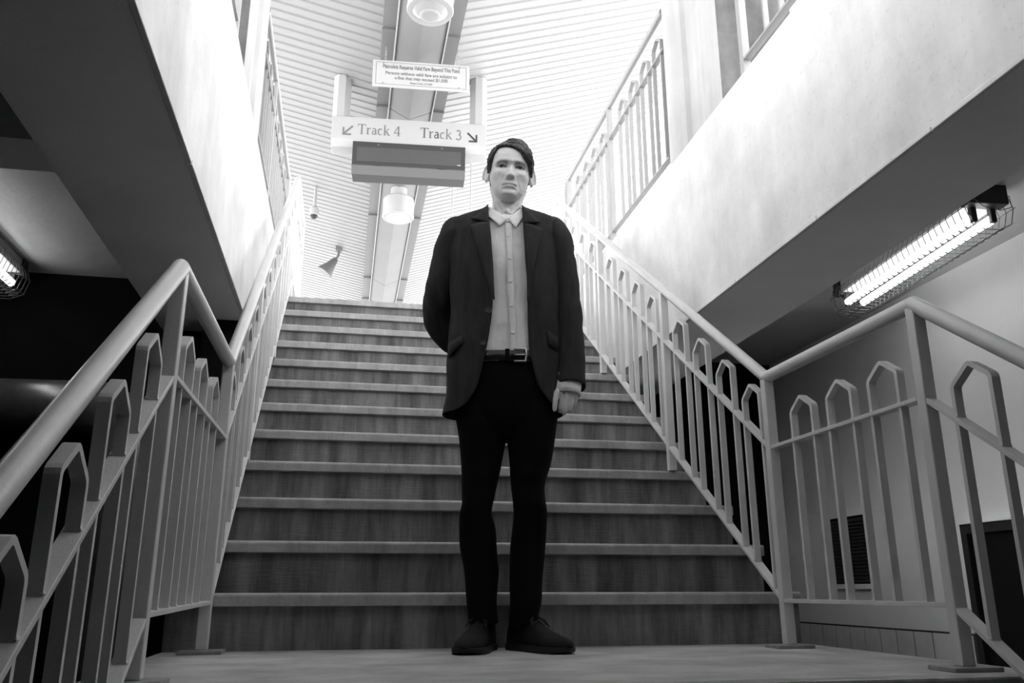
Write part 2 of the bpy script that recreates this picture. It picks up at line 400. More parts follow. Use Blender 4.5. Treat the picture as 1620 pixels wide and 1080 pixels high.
txt('Penal Code CA 640', .032, M['ink2'], fs_, (0, -.0135, -.108), .95)
for x in (-.42, .42):
    MB().lathe((x, -.012, .125), [(.006, -.004), (.006, .0)], 8, 'y').obj('screw', M['ink'], fs_)
    MB().lathe((x, -.012, -.125), [(.006, -.004), (.006, .0)], 8, 'y').obj('screw', M['ink'], fs_)
for sx in (-1, 1):     # chains of alternating links up to the girder flanges
    x0 = sx*.40
    mb = MB(); z = hh
    k = 0
    while z < .375:
        cx = Vector((x0, 0, z+.012)); a = Vector((1, 0, 0)) if k % 2 else Vector((0, 1, 0))
        pts = [cx+a*(.007*math.cos(t))+Vector((0, 0, .014*math.sin(t))) for t in [2*math.pi*j/8 for j in range(9)]]
        mb.tube(pts, .0035, 5, cap=False); z += .021; k += 1
    mb.obj('chain', M['plate'], fs_)

ts = thing('track_sign', 'long pale overhead sign pointing to Track 4 and Track 3 with dark display', 'sign', CAM+(Vector((.51, 8.7, 5.155))-CAM)*1.068, math.radians(-4.2)); ts.scale = (1.068,)*3
hw = .875
pl = [(-.10, .185), (-.10, -.10), (-.07, -.19), (.12, -.19), (.15, -.10), (.15, .185)]
MB().prism_x(pl, -hw, hw).obj('sign_box', M['sign'], ts, bevel=.006)
for x in (-.79, .79):
    mb = MB(); n = 8; ring = [(x+.105*math.cos(2*math.pi*j/n+math.pi/8), .02+.105*math.sin(2*math.pi*j/n+math.pi/8)) for j in range(n)]
    zt = .745 if x < 0 else .83
    mb.add([(a, b, .197) for a, b in ring]+[(a, b, zt+.0*a) for a, b in ring], [tuple(range(n)), tuple(range(n, 2*n))]+[(j, (j+1) % n, n+(j+1) % n, n+j) for j in range(n)])
    mb.obj('sleeve', M['sign'], ts)
    MB().lathe((x, .02, 0), [(.085, .18), (.085, .20)], 16).obj('collar', M['bezel2'], ts)
    MB().lathe((x, .02, 0), [(.04, .72), (.04, 1.08 if x < 0 else 1.16)], 12).obj('hanger_pole', M['sign'], ts)
# display under the box
dsx = (-.625, .635)
db = MB().prism_x([(-.16, -.155), (-.16, -.44), (-.12, -.53), (.1, -.53), (.1, -.155)], *dsx).obj('display', M['bezel'], ts, bevel=.004)
MB().box((dsx[0]+.05, -.163, -.40), (dsx[1]-.05, -.160, -.225)).obj('screen', M['screen'], db)
MB().prism_x([(-.162, -.455), (-.122, -.545), (-.118, -.536), (-.158, -.445)], dsx[0], dsx[1]).obj('lip', M['bezel2'], db)
MB().box((dsx[1]-.09, -.1645, -.395), (dsx[1]-.05, -.163, -.385)).obj('badge', M['sign'], db)
for x in (-.34, .37):
    MB().lathe((x, -.16, -.19), [(.012, -.004), (.012, .0)], 10, 'y').obj('bolt', M['bezel2'], db)
    MB().box((x-.04, -.166, -.448), (x+.04, -.15, -.436)).obj('latch', M['bezel'], db)
# serif lettering drawn as strokes (unit: cap height 1)
def stroke(mb, pts, wds, ox, oz, s, y):
    pts = [Vector((p[0], p[1])) for p in pts]; n = len(pts); l = []; r = []
    for i, p in enumerate(pts):
        a = (p-pts[i-1]).normalized() if i else (pts[1]-p).normalized(); b = (pts[i+1]-p).normalized() if i < n-1 else a
        t = (a+b).normalized(); nn = Vector((-t.y, t.x)); w_ = (wds[i] if isinstance(wds, (list, tuple)) else wds)/2
        l.append(p+nn*w_); r.append(p-nn*w_)
    vs = []
    for yy in (y, y+.002):
        vs += [(ox+q.x*s, yy, oz+q.y*s) for q in l]+[(ox+q.x*s, yy, oz+q.y*s) for q in r]
    fs = []
    for i in range(n-1):
        fs += [(i, i+1, n+i+1, n+i), (2*n+i, 3*n+i, 3*n+i+1, 2*n+i+1), (i, 2*n+i, 2*n+i+1, i+1), (n+i, n+i+1, 3*n+i+1, 3*n+i)]
    mb.add(vs, fs)
def arc(cx, cy, rx, ry, a0, a1, n=14): return [(cx+rx*math.cos(math.radians(a0+(a1-a0)*i/n)), cy+ry*math.sin(math.radians(a0+(a1-a0)*i/n))) for i in range(n+1)]
GL = {
 'T': (.74, [([(.37, 0), (.37, 1)], .13), ([(.02, .97), (.72, .97)], .06), ([(.04, 1), (.03, .76)], [.06, .02]), ([(.70, 1), (.71, .76)], [.06, .02]), ([(.22, .02), (.52, .02)], .04)]),
 'r': (.44, [([(.13, 0), (.13, .66)], .12), ([(.02, .63), (.15, .66)], .05), ([(.02, .02), (.28, .02)], .04), ([(.16, .45), (.22, .58), (.32, .64), (.40, .60)], [.04, .06, .08, .12])]),
 'a': (.50, [([(.36, .05), (.36, .45)], .11), (arc(.22, .45, .14, .19, 0, 155), [.1]*7+[.07]*8), (arc(.2, .19, .14, .16, 75, 330), .08), ([(.20, .35), (.36, .40)], .05), ([(.36, .05), (.47, .05)], .06)]),
 'c': (.48, [(arc(.25, .32, .19, .30, 45, 315, 20), [.09]*5+[.11]*11+[.05]*5)]),
 'k': (.60, [([(.13, 0), (.13, 1.02)], .12), ([(.02, .99), (.15, 1.02)], .04), ([(.02, .02), (.26, .02)], .04), ([(.17, .30), (.44, .62)], .06), ([(.36, .64), (.56, .64)], .03), ([(.26, .38), (.52, .02)], .12), ([(.42, .02), (.62, .02)], .04)]),
 '4': (.62, [([(.43, 0), (.43, .98)], .12), ([(.40, .97), (.04, .30)], .06), ([(.03, .28), (.60, .28)], .07), ([(.30, .02), (.56, .02)], .04)]),
 '3': (.56, [(arc(.24, .72, .18, .23, 150, -80, 16), .10), (arc(.24, .26, .22, .26, 85, -150, 16), .10)]),
}
def serif(s, x, z, size, m, y=-.1025):
    for ch in s:
        if ch == ' ': x += .3*size; continue
        wd, st = GL[ch]; mb = MB()
        for pts, w_ in st: stroke(mb, pts, w_, x, z, size, y)
        mb.obj('letter', m[ch] if isinstance(m, dict) else m, ts); x += (wd+.03)*size
serif('Track 4', -.585, -.03, .126, M['ink2'])
serif('Track 3', .12, -.03, .126, {**{k: M['ink2'] for k in GL}, 'T': M['ink'], 'r': M['ink'], 'a': M['ink3']})
for sx, cx, m in ((-1, -.69, M['ink2']), (1, .71, M['ink3'])):
    mb = MB()
    stroke(mb, [(cx-sx*.05, .065), (cx+sx*.045, -.035)], .022, 0, 0, 1, -.1025)
    mb.add([], [])
    stroke(mb, [(cx+sx*.052, .045), (cx+sx*.052, -.043)], .02, 0, 0, 1, -.1035)
    stroke(mb, [(cx-sx*.035, -.042), (cx+sx*.062, -.042)], .02, 0, 0, 1, -.1045)
    mb.obj('arrow', m, ts)
sb = thing('small_sign', 'small pale box sign hanging behind the track sign', 'sign', (1.5, 11.6, 5.2))
MB().box((-.2, -.04, -.09), (.2, .04, .09)).obj('panel', M['sign'], sb, bevel=.005)
MB().box((-.2, -.045, .05), (.2, -.04, .09)).obj('header', M['girder'], sb)
for x in (-.14, .14): MB().tube([(x, 0, .09), (x, 0, 1.24+.34*x)], .01, 6).obj('hanger_rod', M['sign'], sb)

# ------------------------------------------------------------------ railings
def arch_mesh(name, slope, zb, sh, pk, half=.0645, m=None):
    """origin on the mid rail at the arch centre; legs reach the bottom rail"""
    t = .006
    path = [(-half, zb-slope*half), (-half, sh), (0, pk), (half, sh), (half, zb+slope*half)]
    # rounded shoulders and peak
    pts = [Vector(p) for p in path]; rp = [pts[0]]
    for i in (1, 2, 3):
        a = (pts[i-1]-pts[i]).normalized(); b = (pts[i+1]-pts[i]).normalized()
        rp += [pts[i]+a*.008, pts[i]+(a+b)*.0022, pts[i]+b*.008]
    rp.append(pts[4]); n = len(rp); l = []; r = []
    for i, p in enumerate(rp):
        a = (p-rp[i-1]).normalized() if i else (rp[1]-p).normalized(); b = (rp[i+1]-p).normalized() if i < n-1 else a
        d = (a+b).normalized(); nn = Vector((-d.y, d.x))/max(.5, a.dot(d)); l.append(p+nn*t); r.append(p-nn*t)
    mb = MB(); vs = []
    for x in (-.0115, .0115): vs += [(x, q.x, q.y) for q in l]+[(x, q.x, q.y) for q in r]
    fs = []
    for i in range(n-1): fs += [(i, i+1, n+i+1, n+i), (2*n+i, 3*n+i, 3*n+i+1, 2*n+i+1), (i, 2*n+i, 2*n+i+1, i+1), (n+i, n+i+1, 3*n+i+1, 3*n+i)]
    fs += [(0, n, 3*n, 2*n), (n-1, 3*n-1, 4*n-1, 2*n-1)]
    mb.add(vs, fs)
    # weld beads where legs meet the rails
    for yy in (-half, half):
        for zz in (slope*yy+.007, zb+slope*yy+.007):
            for x in (-.011, .011): mb.ell((x, yy, zz), (.004, .008, .004), None, 6, 4)
    return mb.mesh(name, m or M['rail'])

def railing(name, label, pathx, hr, segs, rm, top_off=.258, bot=.775, group=None, posts=(), plates=(), cap_ends=True):
    """hr: handrail polyline (y,z); segs: list of (i0,i1,slope,arch centres) between handrail corners"""
    ym = sum(p[0] for p in hr)/len(hr)
    root = thing(name, label, 'railing', (pathx(posts[0][0])[0], posts[0][0], posts[0][1]), group=group)
    off = -root.location
    def put(mb, nm, m, **k):
        mb.v = [tuple(Vector(p)+off) for p in mb.v]; return mb.obj(nm, m, root, **k)
    def cx(y): return pathx(y)[0]
    sg = pathx(0)[1]
    put(MB().tube([(cx(y), y, z) for y, z in hr], .0214, 16), 'handrail', rm, autosm=50)
    for y, zbm in posts:
        zt = interp(hr, y)
        put(MB().box((cx(y)-.018, y-.017, zbm), (cx(y)+.018, y+.017, zt-.006)), 'post', rm, bevel=.003)
    for y, zbm in plates:
        put(MB().box((cx(y)-.065, y-.05, zbm), (cx(y)+.065, y+.05, zbm+.011)), 'base_plate', M['plate'], bevel=.002)
    for (ya, yb, sl, arches, kind) in segs:
        za, zb = interp(hr, ya), interp(hr, yb)
        put(MB().bar((cx(ya), ya, za-top_off), (cx(yb), yb, zb-top_off), .034, .012*math.sqrt(1+sl*sl)), 'mid_rail', rm, bevel=.0015)
        put(MB().bar((cx(ya), ya, za-bot), (cx(yb), yb, zb-bot), .034, .012*math.sqrt(1+sl*sl)), 'bottom_rail', rm, bevel=.0015)
        key = (name, round(sl, 3), rm.name, bot)
        if key not in AM:
            AM[key] = arch_mesh('picket_arch', sl, -(bot-top_off), *((.13, .175) if abs(sl) > .1 else (.096, .138)), m=rm)
        for y in arches:
            o = link('picket_arch', AM[key], root)
            o.location = Vector((cx(y), y, interp(hr, y)-top_off))+off
    return root
AM = {}
def interp(p, y):
    for (a, za), (b, zb) in zip(p[:-1], p[1:]):
        if a <= y <= b: return za+(zb-za)*(y-a)/(b-a)
    return p[0][1] if y < p[0][0] else p[-1][1]

# right stair railing
hrz = .925
def cen(a, b, n, e=.0): return [a+(b-a)*(i+.5)/n for i in range(n)]
yn, yb, yt = 1.905, 2.74, 5.70
sl_l, sl_u = .72, .7142
hrR = [(.25, hrz-sl_l*(yn-.25)), (yn, hrz), (yb, hrz), (yt, hrz+sl_u*(yt-yb)), (6.55, hrz+sl_u*(yt-yb))]
segR = [(.4, yn-.018, sl_l, [1.73-.2165*i for i in range(6)], 0), (yn+.018, yb-.018, 0, [2.067, 2.288, 2.51], 0),
        (yb+.018, 3.69-.018, sl_u, [2.855, 3.066, 3.282, 3.5], 0), (3.69+.018, 4.69-.018, sl_u, [3.83, 4.045, 4.262, 4.48], 0),
        (4.69+.018, yt-.018, sl_u, [4.83, 5.047, 5.264, 5.48], 0), (yt+.018, 6.53, 0, [5.86, 6.08, 6.30], 0)]
postR = [(yn, .011), (yb, .011), (3.69, 4*R_), (4.69, 8*R_), (yt, 12*R_), (6.53, ZF)]
def fx_R(y): return (1.478, 1)
rr = railing('stair_railing', 'grey steel stair railing with pointed picket arches in front of the caged light', fx_R, hrR, segR, M['rail'], posts=postR, plates=[(yn, 0), (yb, 0)])
MB()
# left stair railing
yn, yb, yt = 1.965, 2.877, 5.75
sl_u2 = .742
hrL = [(.25, hrz-.012-sl_l*(yn-.25)), (yn, hrz-.012), (yb, hrz), (yt, hrz+sl_u2*(yt-yb)), (6.6, hrz+sl_u2*(yt-yb))]
segL = [(.4, yn-.018, sl_l, [1.775-.205*i for i in range(6)], 0), (yn+.018, yb-.018, 0, [2.145, 2.37, 2.60], 0),
        (yb+.018, 3.69-.018, sl_u2, [2.975, 3.175, 3.375, 3.57], 0), (3.69+.018, 4.69-.018, sl_u2, [3.83, 4.045, 4.262, 4.48], 0),
        (4.69+.018, yt-.018, sl_u2, [4.83, 5.047, 5.264, 5.48], 0), (yt+.018, 6.58, 0, [5.9, 6.12, 6.34], 0)]
postL = [(yn, .011), (yb, .011), (3.69, 4*R_), (4.69, 8*R_), (yt, 12*R_), (6.58, ZF)]
def fx_L(y): return (-.408-.05*min(1, max(0, (y-2.877)/2.87)), -1)
railing('stair_railing', 'grey steel stair railing with pointed picket arches in front of the black end wall', fx_L, hrL, segL, M['rail'], posts=postL, plates=[(yn, 0), (yb, 0)])

# guards on the parapets
def guard(sgn, x, ya, yb, zh, zbot, label, n, endpost, midposts, ycorner):
    hr = [(ya, zh), (yb, zh)]
    sp_ = (yb-ya)/n
    posts = [(y, ZW-.02) for y in ([yb-.02] if endpost else [])+midposts]
    ar = [y for y in [ya+.11+.2165*i for i in range(int((yb-ya-.1)/.2165))] if all(abs(y-p[0]) > .085 for p in posts)]
    r = railing('guard_railing', label, lambda y: (x, sgn), hr, [(ya, yb, 0, ar, 0)], M['rail_white'], top_off=.25, bot=zh-zbot, posts=posts)
    if endpost:   # handrail bends down at its end
        pts = [(yb, zh)]+[(yb+.07*math.sin(a), zh-.07+.07*math.cos(a)) for a in (.4, .8, 1.2, 1.57)]+[(yb+.07, ZF)]
        mb = MB().tube([(x, y, z) for y, z in pts], .0214, 12); off = -r.location
        mb.v = [tuple(Vector(p)+off) for p in mb.v]; mb.obj('return_bend', M['rail_white'], r, smooth=True)
guard(1, XR+.02, 3.93, 6.08, 3.42, 2.475, 'white guard railing between concrete column and stair head on parapet beside tiled corridor', 10, True, [4.97], 0)
guard(1, XR+.02, YN+.2, 3.05, 3.42, 2.475, 'white guard railing before the weathered column side on parapet beside tiled corridor', 10, False, [3.03, 1.9, .8], 0)
guard(-1, XL-.02, 4.08, 6.08, 3.22, 2.475, 'white guard railing between concrete column and stair head on parapet beside black end wall', 10, True, [4.75], 0)
guard(-1, XL-.02, YN+.2, 3.2, 3.22, 2.475, 'white guard railing before the weathered column side on parapet beside black end wall', 10, False, [3.18, 1.9, .8], 0)

# ------------------------------------------------------------------ caged fluorescent lights
def fixture(loc, length, rz, label):
    r = thing('fluorescent_light', label, 'light', loc, rz)
    h = length/2
    MB().box((-.075, -h+.05, -.075), (.075, h-.05, 0)).obj('housing', M['housing'], r, bevel=.006)
    for s in (-1, 1):
        MB().box((-.085, s*h-.05 if s > 0 else -h-.01, -.085), (.085, s*h+.01 if s > 0 else -h+.05, 0)).obj('end_box', M['fixdark'], r, bevel=.004)
        for x in (-.042, .042):
            MB().box((x-.012, s*(h-.045)-.012, -.145), (x+.012, s*(h-.045)+.012, -.08)).obj('lamp_holder', M['fixdark'], r, bevel=.003)
    for x in (-.042, .042):
        MB().tube([(x, -h+.05, -.128), (x, h-.05, -.128)], .019, 14).obj('tube', M['tube'], r, autosm=50)
    # wire cage
    mb = MB(); prof = [(-.088, -.05), (-.105, -.10), (-.085, -.17), (-.03, -.195), (.03, -.195), (.085, -.17), (.105, -.10), (.088, -.05)]
    n = int(length/.042)
    for i in range(n+1):
        y = -h+length*i/n; mb.tube([(x, y, z) for x, z in prof], .0017, 5)
    for x, z in prof: mb.tube([(x, -h-.012, z), (x, h+.012, z)], .0017, 5)
    # diagonal mesh on the bottom
    for i in range(n):
        y = -h+length*i/n; y2 = y+length/n
        for (a, b) in ((2, 3), (4, 5)):
            mb.tube([(prof[a][0], y, prof[a][1]), (prof[b][0], y2, prof[b][1])], .0013, 4)
            mb.tube([(prof[a][0], y2, prof[a][1]), (prof[b][0], y, prof[b][1])], .0013, 4)
    for s in (-1, 1):
        mb.tube([(prof[0][0], s*(h+.01), prof[0][1]), (prof[2][0]*.7, s*(h+.05), -.12), (0, s*(h+.06), -.14), (prof[5][0]*.7, s*(h+.05), -.12), (prof[7][0], s*(h+.01), prof[7][1])], .0017, 5)
    mb.obj('wire_cage', M['wire'], r)
    return r
fixture((2.53, 3.24, ZC-.002), 1.14, math.radians(-5), 'caged twin tube fluorescent light on the ceiling beside the painted corridor wall')
fixture((-1.70, 3.72, ZC-.002), 1.2, 0, 'caged twin tube fluorescent light on the ceiling near the black end wall')

# ------------------------------------------------------------------ the man
OX, OY = .525, 2.775
dl = math.hypot(OX, OY); PY = Vector((OX/dl, OY/dl, 0)); PX = Vector((PY.y, -PY.x, 0)); PO = Vector((OX, OY, 0))
def LP(u, v, Y=0):            # photo point on the man's plane at depth Y -> his own X, Z
    d = ray(u, v); s = (PO+PY*Y-CAM).dot(PY)/d.dot(PY); p = CAM+d*s-PO
    return p.dot(PX), p.z
def LV(u, v, Y=0): x, z = LP(u, v, Y); return Vector((x, Y, z))
man = thing('person', 'man in dark jacket, open-collar light shirt and black trousers standing on the landing', 'person', PO, math.atan2(-PY.x, PY.y))
def lerp(tab, t):
    if t <= tab[0][0]: return tab[0][1:]
    for a, b in zip(tab[:-1], tab[1:]):
        if t <= b[0]:
            k = (t-a[0])/(b[0]-a[0]); return tuple(p+(q-p)*k for p, q in zip(a[1:], b[1:]))
    return tab[-1][1:]
def sp_(c, e): return math.copysign(abs(c)**e, c)
def smoothtab(tab, n):
    """Catmull-Rom resample of a table of rows"""
    out = []
    m = len(tab)
    for i in range(m-1):
        p0, p1, p2, p3 = tab[max(0, i-1)], tab[i], tab[i+1], tab[min(m-1, i+2)]
        for k in range(n):
            t = k/n
            out.append(tuple(.5*((2*b)+(-a+c)*t+(2*a-5*b+4*c-d)*t*t+(-a+3*b-3*c+d)*t**3) for a, b, c, d in zip(p0, p1, p2, p3)))
    out.append(tuple(tab[-1])); return out

# --- torso table: photo row, left, right, jacket opening left, right, front depth, back depth
TT = [(647, 699, 892, 716, 889, .128, .135), (640, 700, 892, 733, 878, .128, .134), (628, 702, 891, 745, 866, .127, .132), (610, 705, 889.5, 755, 853, .126, .13),
      (585, 706, 888.5, 762, 845, .126, .128), (560, 707, 888, 768, 839, .126, .126), (530, 709, 886, 774, 836.5, .125, .123), (498, 711, 885, 778, 835, .127, .12), (464, 711, 886, 780.5, 834, .131, .122),
      (430, 710, 888, 780, 832, .132, .126), (405, 707, 890, 778, 830, .128, .126), (388, 708, 888, 776.5, 829, .121, .122), (374, 706, 890, 775, 828, .112, .114), (365, 707, 889, 774, 827.5, .104, .107),
      (358, 705, 891, 773.5, 827.5, .096, .101), (352, 709, 888, 773, 827.5, .088, .096), (346, 727, 871, 772.5, 827.5, .082, .092), (340, 751, 847, 772, 827, .077, .088), (334, 764, 833, 771, 827, .073, .082), (329, 769, 828, 770.5, 827, .070, .076)]
def yz_of(v): return -.1 if v > 600 else -.1*max(0, (v-340)/260)
TR = []
for r_ in smoothtab(TT, 4):
    v, ul, ur, ol, orr, bf, bb = r_
    z = LP(800, v, yz_of(v))[1]; xl, xr = LP(ul, v, 0)[0], LP(ur, v, 0)[0]
    yo = -bf*.9
    TR.append((z, (xl+xr)/2, (xr-xl)/2, LP(ol, v, yo)[0], LP(orr, v, yo)[0], bf, bb))
E_T = .86
ZT = [(t[0],)+t[1:] for t in TR]
def front(x, z, off=0):      # front surface of the jacket torso
    c, a, ol, orr, bf, bb = lerp(ZT, z)
    k = min(.999, abs((x-c)/a))
    return -(bf+off)*(1-k**(2/E_T))**(E_T/2)
def wob(p, amp, sc=6): return amp*noise.noise(Vector(p)*sc)
# jacket body
N_ = 72; mb = MB(); rows = []
for (z, c, a, ol, orr, bf, bb) in TR:
    def ph(x): return math.acos(max(-1, min(1, sp_((x-c)/a, 1/E_T))))
    p0 = -ph(orr); p1 = 2*math.pi-ph(ol)     # from right edge round the back to the left edge
    row = []
    for j in range(N_):
        f = p0+(p1-p0)*j/(N_-1); cs, sn = sp_(math.cos(f), E_T), sp_(math.sin(f), E_T)
        x = c+a*cs; y = (bb if sn > 0 else bf)*sn
        w_ = (wob((x*1.0, y, z*.6), .006, 7)+wob((x*1.3+4, y, z), .004, 17))*(1 if z < 1.36 else .3)
        row.append((x+w_*cs, y+w_*sn, z))
    rows.append(row)
nr = len(rows)
mb.add([p for r in rows for p in r], [(i*N_+j, i*N_+j+1, (i+1)*N_+j+1, (i+1)*N_+j) for i in range(nr-1) for j in range(N_-1)])
jk = mb.obj('jacket', M['jacket'], man, smooth=True)
sd = jk.modifiers.new('cloth', 'SOLIDIFY'); sd.thickness = .005; sd.offset = -1
# sleeves
def sleeve(pts, rs, name, n=28):
    """pts: control points, rs: (radius across, radius deep)"""
    rowsP = smoothtab([tuple(p)+tuple(r) for p, r in zip(pts, rs)], 7); mb = MB(); ring = []
    P = [Vector(r[:3]) for r in rowsP]
    for i, r in enumerate(rowsP):
        t = (P[min(i+1, len(P)-1)]-P[max(i-1, 0)]).normalized()
        u = Vector((1, 0, 0)); u = (u-t*u.dot(t)).normalized(); v = t.cross(u)
        for j in range(n):
            th = 2*math.pi*j/n; d = u*math.cos(th)*r[3]+v*math.sin(th)*r[4]
            q = P[i]+d; k = 1+.13*noise.noise(Vector((q.x*9, q.y*9, q.z*14)))+.05*noise.noise(Vector((q.x*20, q.y*20+7, q.z*34)))
            ring.append(P[i]+d*k)
    m_ = len(P)
    fs = [(i*n+j, i*n+(j+1) % n, (i+1)*n+(j+1) % n, (i+1)*n+j) for i in range(m_-1) for j in range(n)]
    fs.append(tuple(range(n)))
    mb.add(ring, fs); o = mb.obj(name, M['jacket'], jk, smooth=True)
    s2 = o.modifiers.new('cloth', 'SOLIDIFY'); s2.thickness = .005; s2.offset = -1
    return o
aR = [LV(858, 352, .0), LV(872, 361, .0), LV(881, 382, .0), LV(888, 418, .0), LV(894, 470, .005), LV(899, 520, .0), LV(902, 570, -.02), LV(903, 612, -.04)]
sleeve(aR, [(.012, .03), (.046, .062), (.053, .073), (.055, .073), (.054, .07), (.053, .064), (.052, .058), (.051, .054)], 'sleeve')
aL = [LV(738, 352, .0), LV(724, 361, .0), LV(715, 382, .005), LV(706, 418, .02), LV(698, 460, .05), LV(694, 492, .085), LV(702, 518, .12), LV(728, 545, .16), LV(765, 566, .19)]
sleeve(aL, [(.012, .03), (.046, .062), (.053, .073), (.057, .074), (.060, .074), (.060, .072), (.058, .066), (.05, .06), (.045, .05)], 'sleeve')
# strips lying on the jacket front
def patch(name, left, right, m, parent, off, nc=5, nsub=4, thick=.004, bulge=.003):
    """left/right: matching lists of photo points of the two edges"""
    L_ = smoothtab(left, nsub) if nsub > 1 else left; R2 = smoothtab(right, nsub) if nsub > 1 else right
    mb = MB(); vs = []
    for (a, b) in zip(L_, R2):
        for j in range(nc+1):
            k = j/nc; u = a[0]+(b[0]-a[0])*k; v = a[1]+(b[1]-a[1])*k
            Y = -.12
            for _ in range(4):
                x, z = LP(u, v, Y); Y = front(x, z, off)
            x, z = LP(u, v, Y); vs.append((x, Y-.002-bulge*math.sin(math.pi*k), z))
    nrw = len(L_); w2 = nc+1
    mb.add(vs, [(i*w2+j, i*w2+j+1, (i+1)*w2+j+1, (i+1)*w2+j) for i in range(nrw-1) for j in range(nc)])
    o = mb.obj(name, m, parent, smooth=True)
    q = o.modifiers.new('cloth', 'SOLIDIFY'); q.thickness = thick; q.offset = 0
    return o
patch('lapel', [(744, 356), (750, 378), (760, 410), (769, 438), (779, 472)], [(773, 350), (776, 380), (779.5, 410), (781, 440), (782, 474)], M['jacket'], jk, .007)
patch('lapel', [(828, 352), (830, 382), (832.5, 412), (834, 442), (834.5, 476)], [(857, 362), (852, 388), (846, 416), (841, 444), (836, 478)], M['jacket'], jk, .007)
patch('collar', [(745, 346), (757, 339), (764, 331)], [(772, 352), (772.5, 342), (772, 332)], M['jacket'], jk, .008, nsub=3)
patch('collar', [(828, 354), (828, 343), (827, 332)], [(855, 352), (844, 342), (834, 333)], M['jacket'], jk, .008, nsub=3)
patch('pocket_flap', [(709, 544), (709, 566)], [(732, 530), (732, 543)], M['jacket'], jk, .0075, nsub=1, thick=.003)
patch('pocket_flap', [(866, 522), (868, 545)], [(884, 537), (884, 557)], M['jacket'], jk, .0075, nsub=1, thick=.003)
def stud(u, v, r, m, parent, off, name='button', dy=0):
    Y = -.12
    for _ in range(4):
        x, z = LP(u, v, Y); Y = front(x, z, off)
    Y += dy
    MB().lathe((x, Y, z), [(r*.55, -.003), (r, -.0035), (r, .001), (r*.6, .002)], 14, 'y').obj(name, m, parent, autosm=40)
stud(773, 490, .0105, M['jbutton'], jk, .012); stud(764, 541, .0105, M['jbutton'], jk, .012)

# --- shirt
mb = MB(); rows = []; n = 64
SR = [t for t in TR if t[0] < LP(800, 349, -.02)[1] and t[0] > LP(800, 575, -.1)[1]]
OFS = -.016
for (z, c, a, ol, orr, bf, bb) in SR:
    row = []
    for j in range(n):
        f = 2*math.pi*j/n; cs, sn = sp_(math.cos(f), E_T), sp_(math.sin(f), E_T)
        b_ = (bb if sn > 0 else bf)+OFS; x = c+(a-.02)*cs; y = b_*sn
        w_ = (.008*noise.noise(Vector((x*14+z*6, y*6, z*11)))+.005*noise.noise(Vector((x*30-z*10, 3, z*26)))) if sn < 0 else 0
        row.append((x, y+w_, z))
    rows.append(row)
mb.add([p for r in rows for p in r], [(i*n+j, i*n+(j+1) % n, (i+1)*n+(j+1) % n, (i+1)*n+j) for i in range(len(rows)-1) for j in range(n)])
sh = mb.obj('shirt', M['shirt'], man, smooth=True)
patch('placket', [(799, 352), (801, 400), (802.5, 450), (805, 500), (807, 562)], [(809.5, 352), (811.5, 400), (813, 450), (815.5, 500), (817.5, 562)], M['shirt'], sh, OFS+.0035, nc=3, thick=.002, bulge=0)
for u, v in ((804.5, 372), (806.6, 407.5), (807.5, 444), (809.5, 482.5), (811.5, 525)): stud(u, v, .0062, M['button'], sh, OFS+.004, dy=-.003)
# collar stand and leaves
def quadpatch(name, pts3, m, parent, nu=8, nv=5, bulge=.006, thick=.003):
    """bilinear patch through four 3d corners, bulged toward -Y"""
    a, b, c, d = [Vector(p) for p in pts3]; vs = []
    for i in range(nu+1):
        for j in range(nv+1):
            s_, t = i/nu, j/nv
            p = (a*(1-s_)+b*s_)*(1-t)+(d*(1-s_)+c*s_)*t
            p.y -= bulge*math.sin(math.pi*s_)*(.4+.6*t); vs.append(p)
    w2 = nv+1; mb = MB(); mb.add(vs, [(i*w2+j, i*w2+j+1, (i+1)*w2+j+1, (i+1)*w2+j) for i in range(nu) for j in range(nv)])
    o = mb.obj(name, m, parent, smooth=True); q = o.modifiers.new('cloth', 'SOLIDIFY'); q.thickness = thick; q.offset = 0; return o
quadpatch('collar_leaf', [LV(773, 327, -.035), LV(803, 345, -.098), LV(790, 357, -.112), LV(770, 341, -.075)], M['shirt'], sh)
quadpatch('collar_leaf', [LV(826, 328, -.035), LV(804, 346, -.098), LV(816, 360, -.112), LV(828, 344, -.075)], M['shirt'], sh)
cs_ = MB(); zc = LP(800, 336, 0)[1]; cxn = LP(800, 335, 0)[0]; vs = []; n = 40
for k, (dz, rx, ry) in enumerate(((-.055, .074, .070), (-.02, .066, .064), (.012, .0595, .058))):
    for j in range(n):
        f = 2*math.pi*j/n; fr = max(0, -math.sin(f))
        vs.append((cxn+rx*math.cos(f), .0+ry*math.sin(f)-.012*fr, zc+dz-(.012, .034, .058)[k]*fr**1.3))
cs_.add(vs, [(i*n+j, i*n+(j+1) % n, (i+1)*n+(j+1) % n, (i+1)*n+j) for i in range(2) for j in range(n)])
o = cs_.obj('collar_stand', M['shirt'], sh, smooth=True); q = o.modifiers.new('cloth', 'SOLIDIFY'); q.thickness = .003
stud(803.5, 350, .0052, M['button'], sh, OFS+.004, dy=-.004)
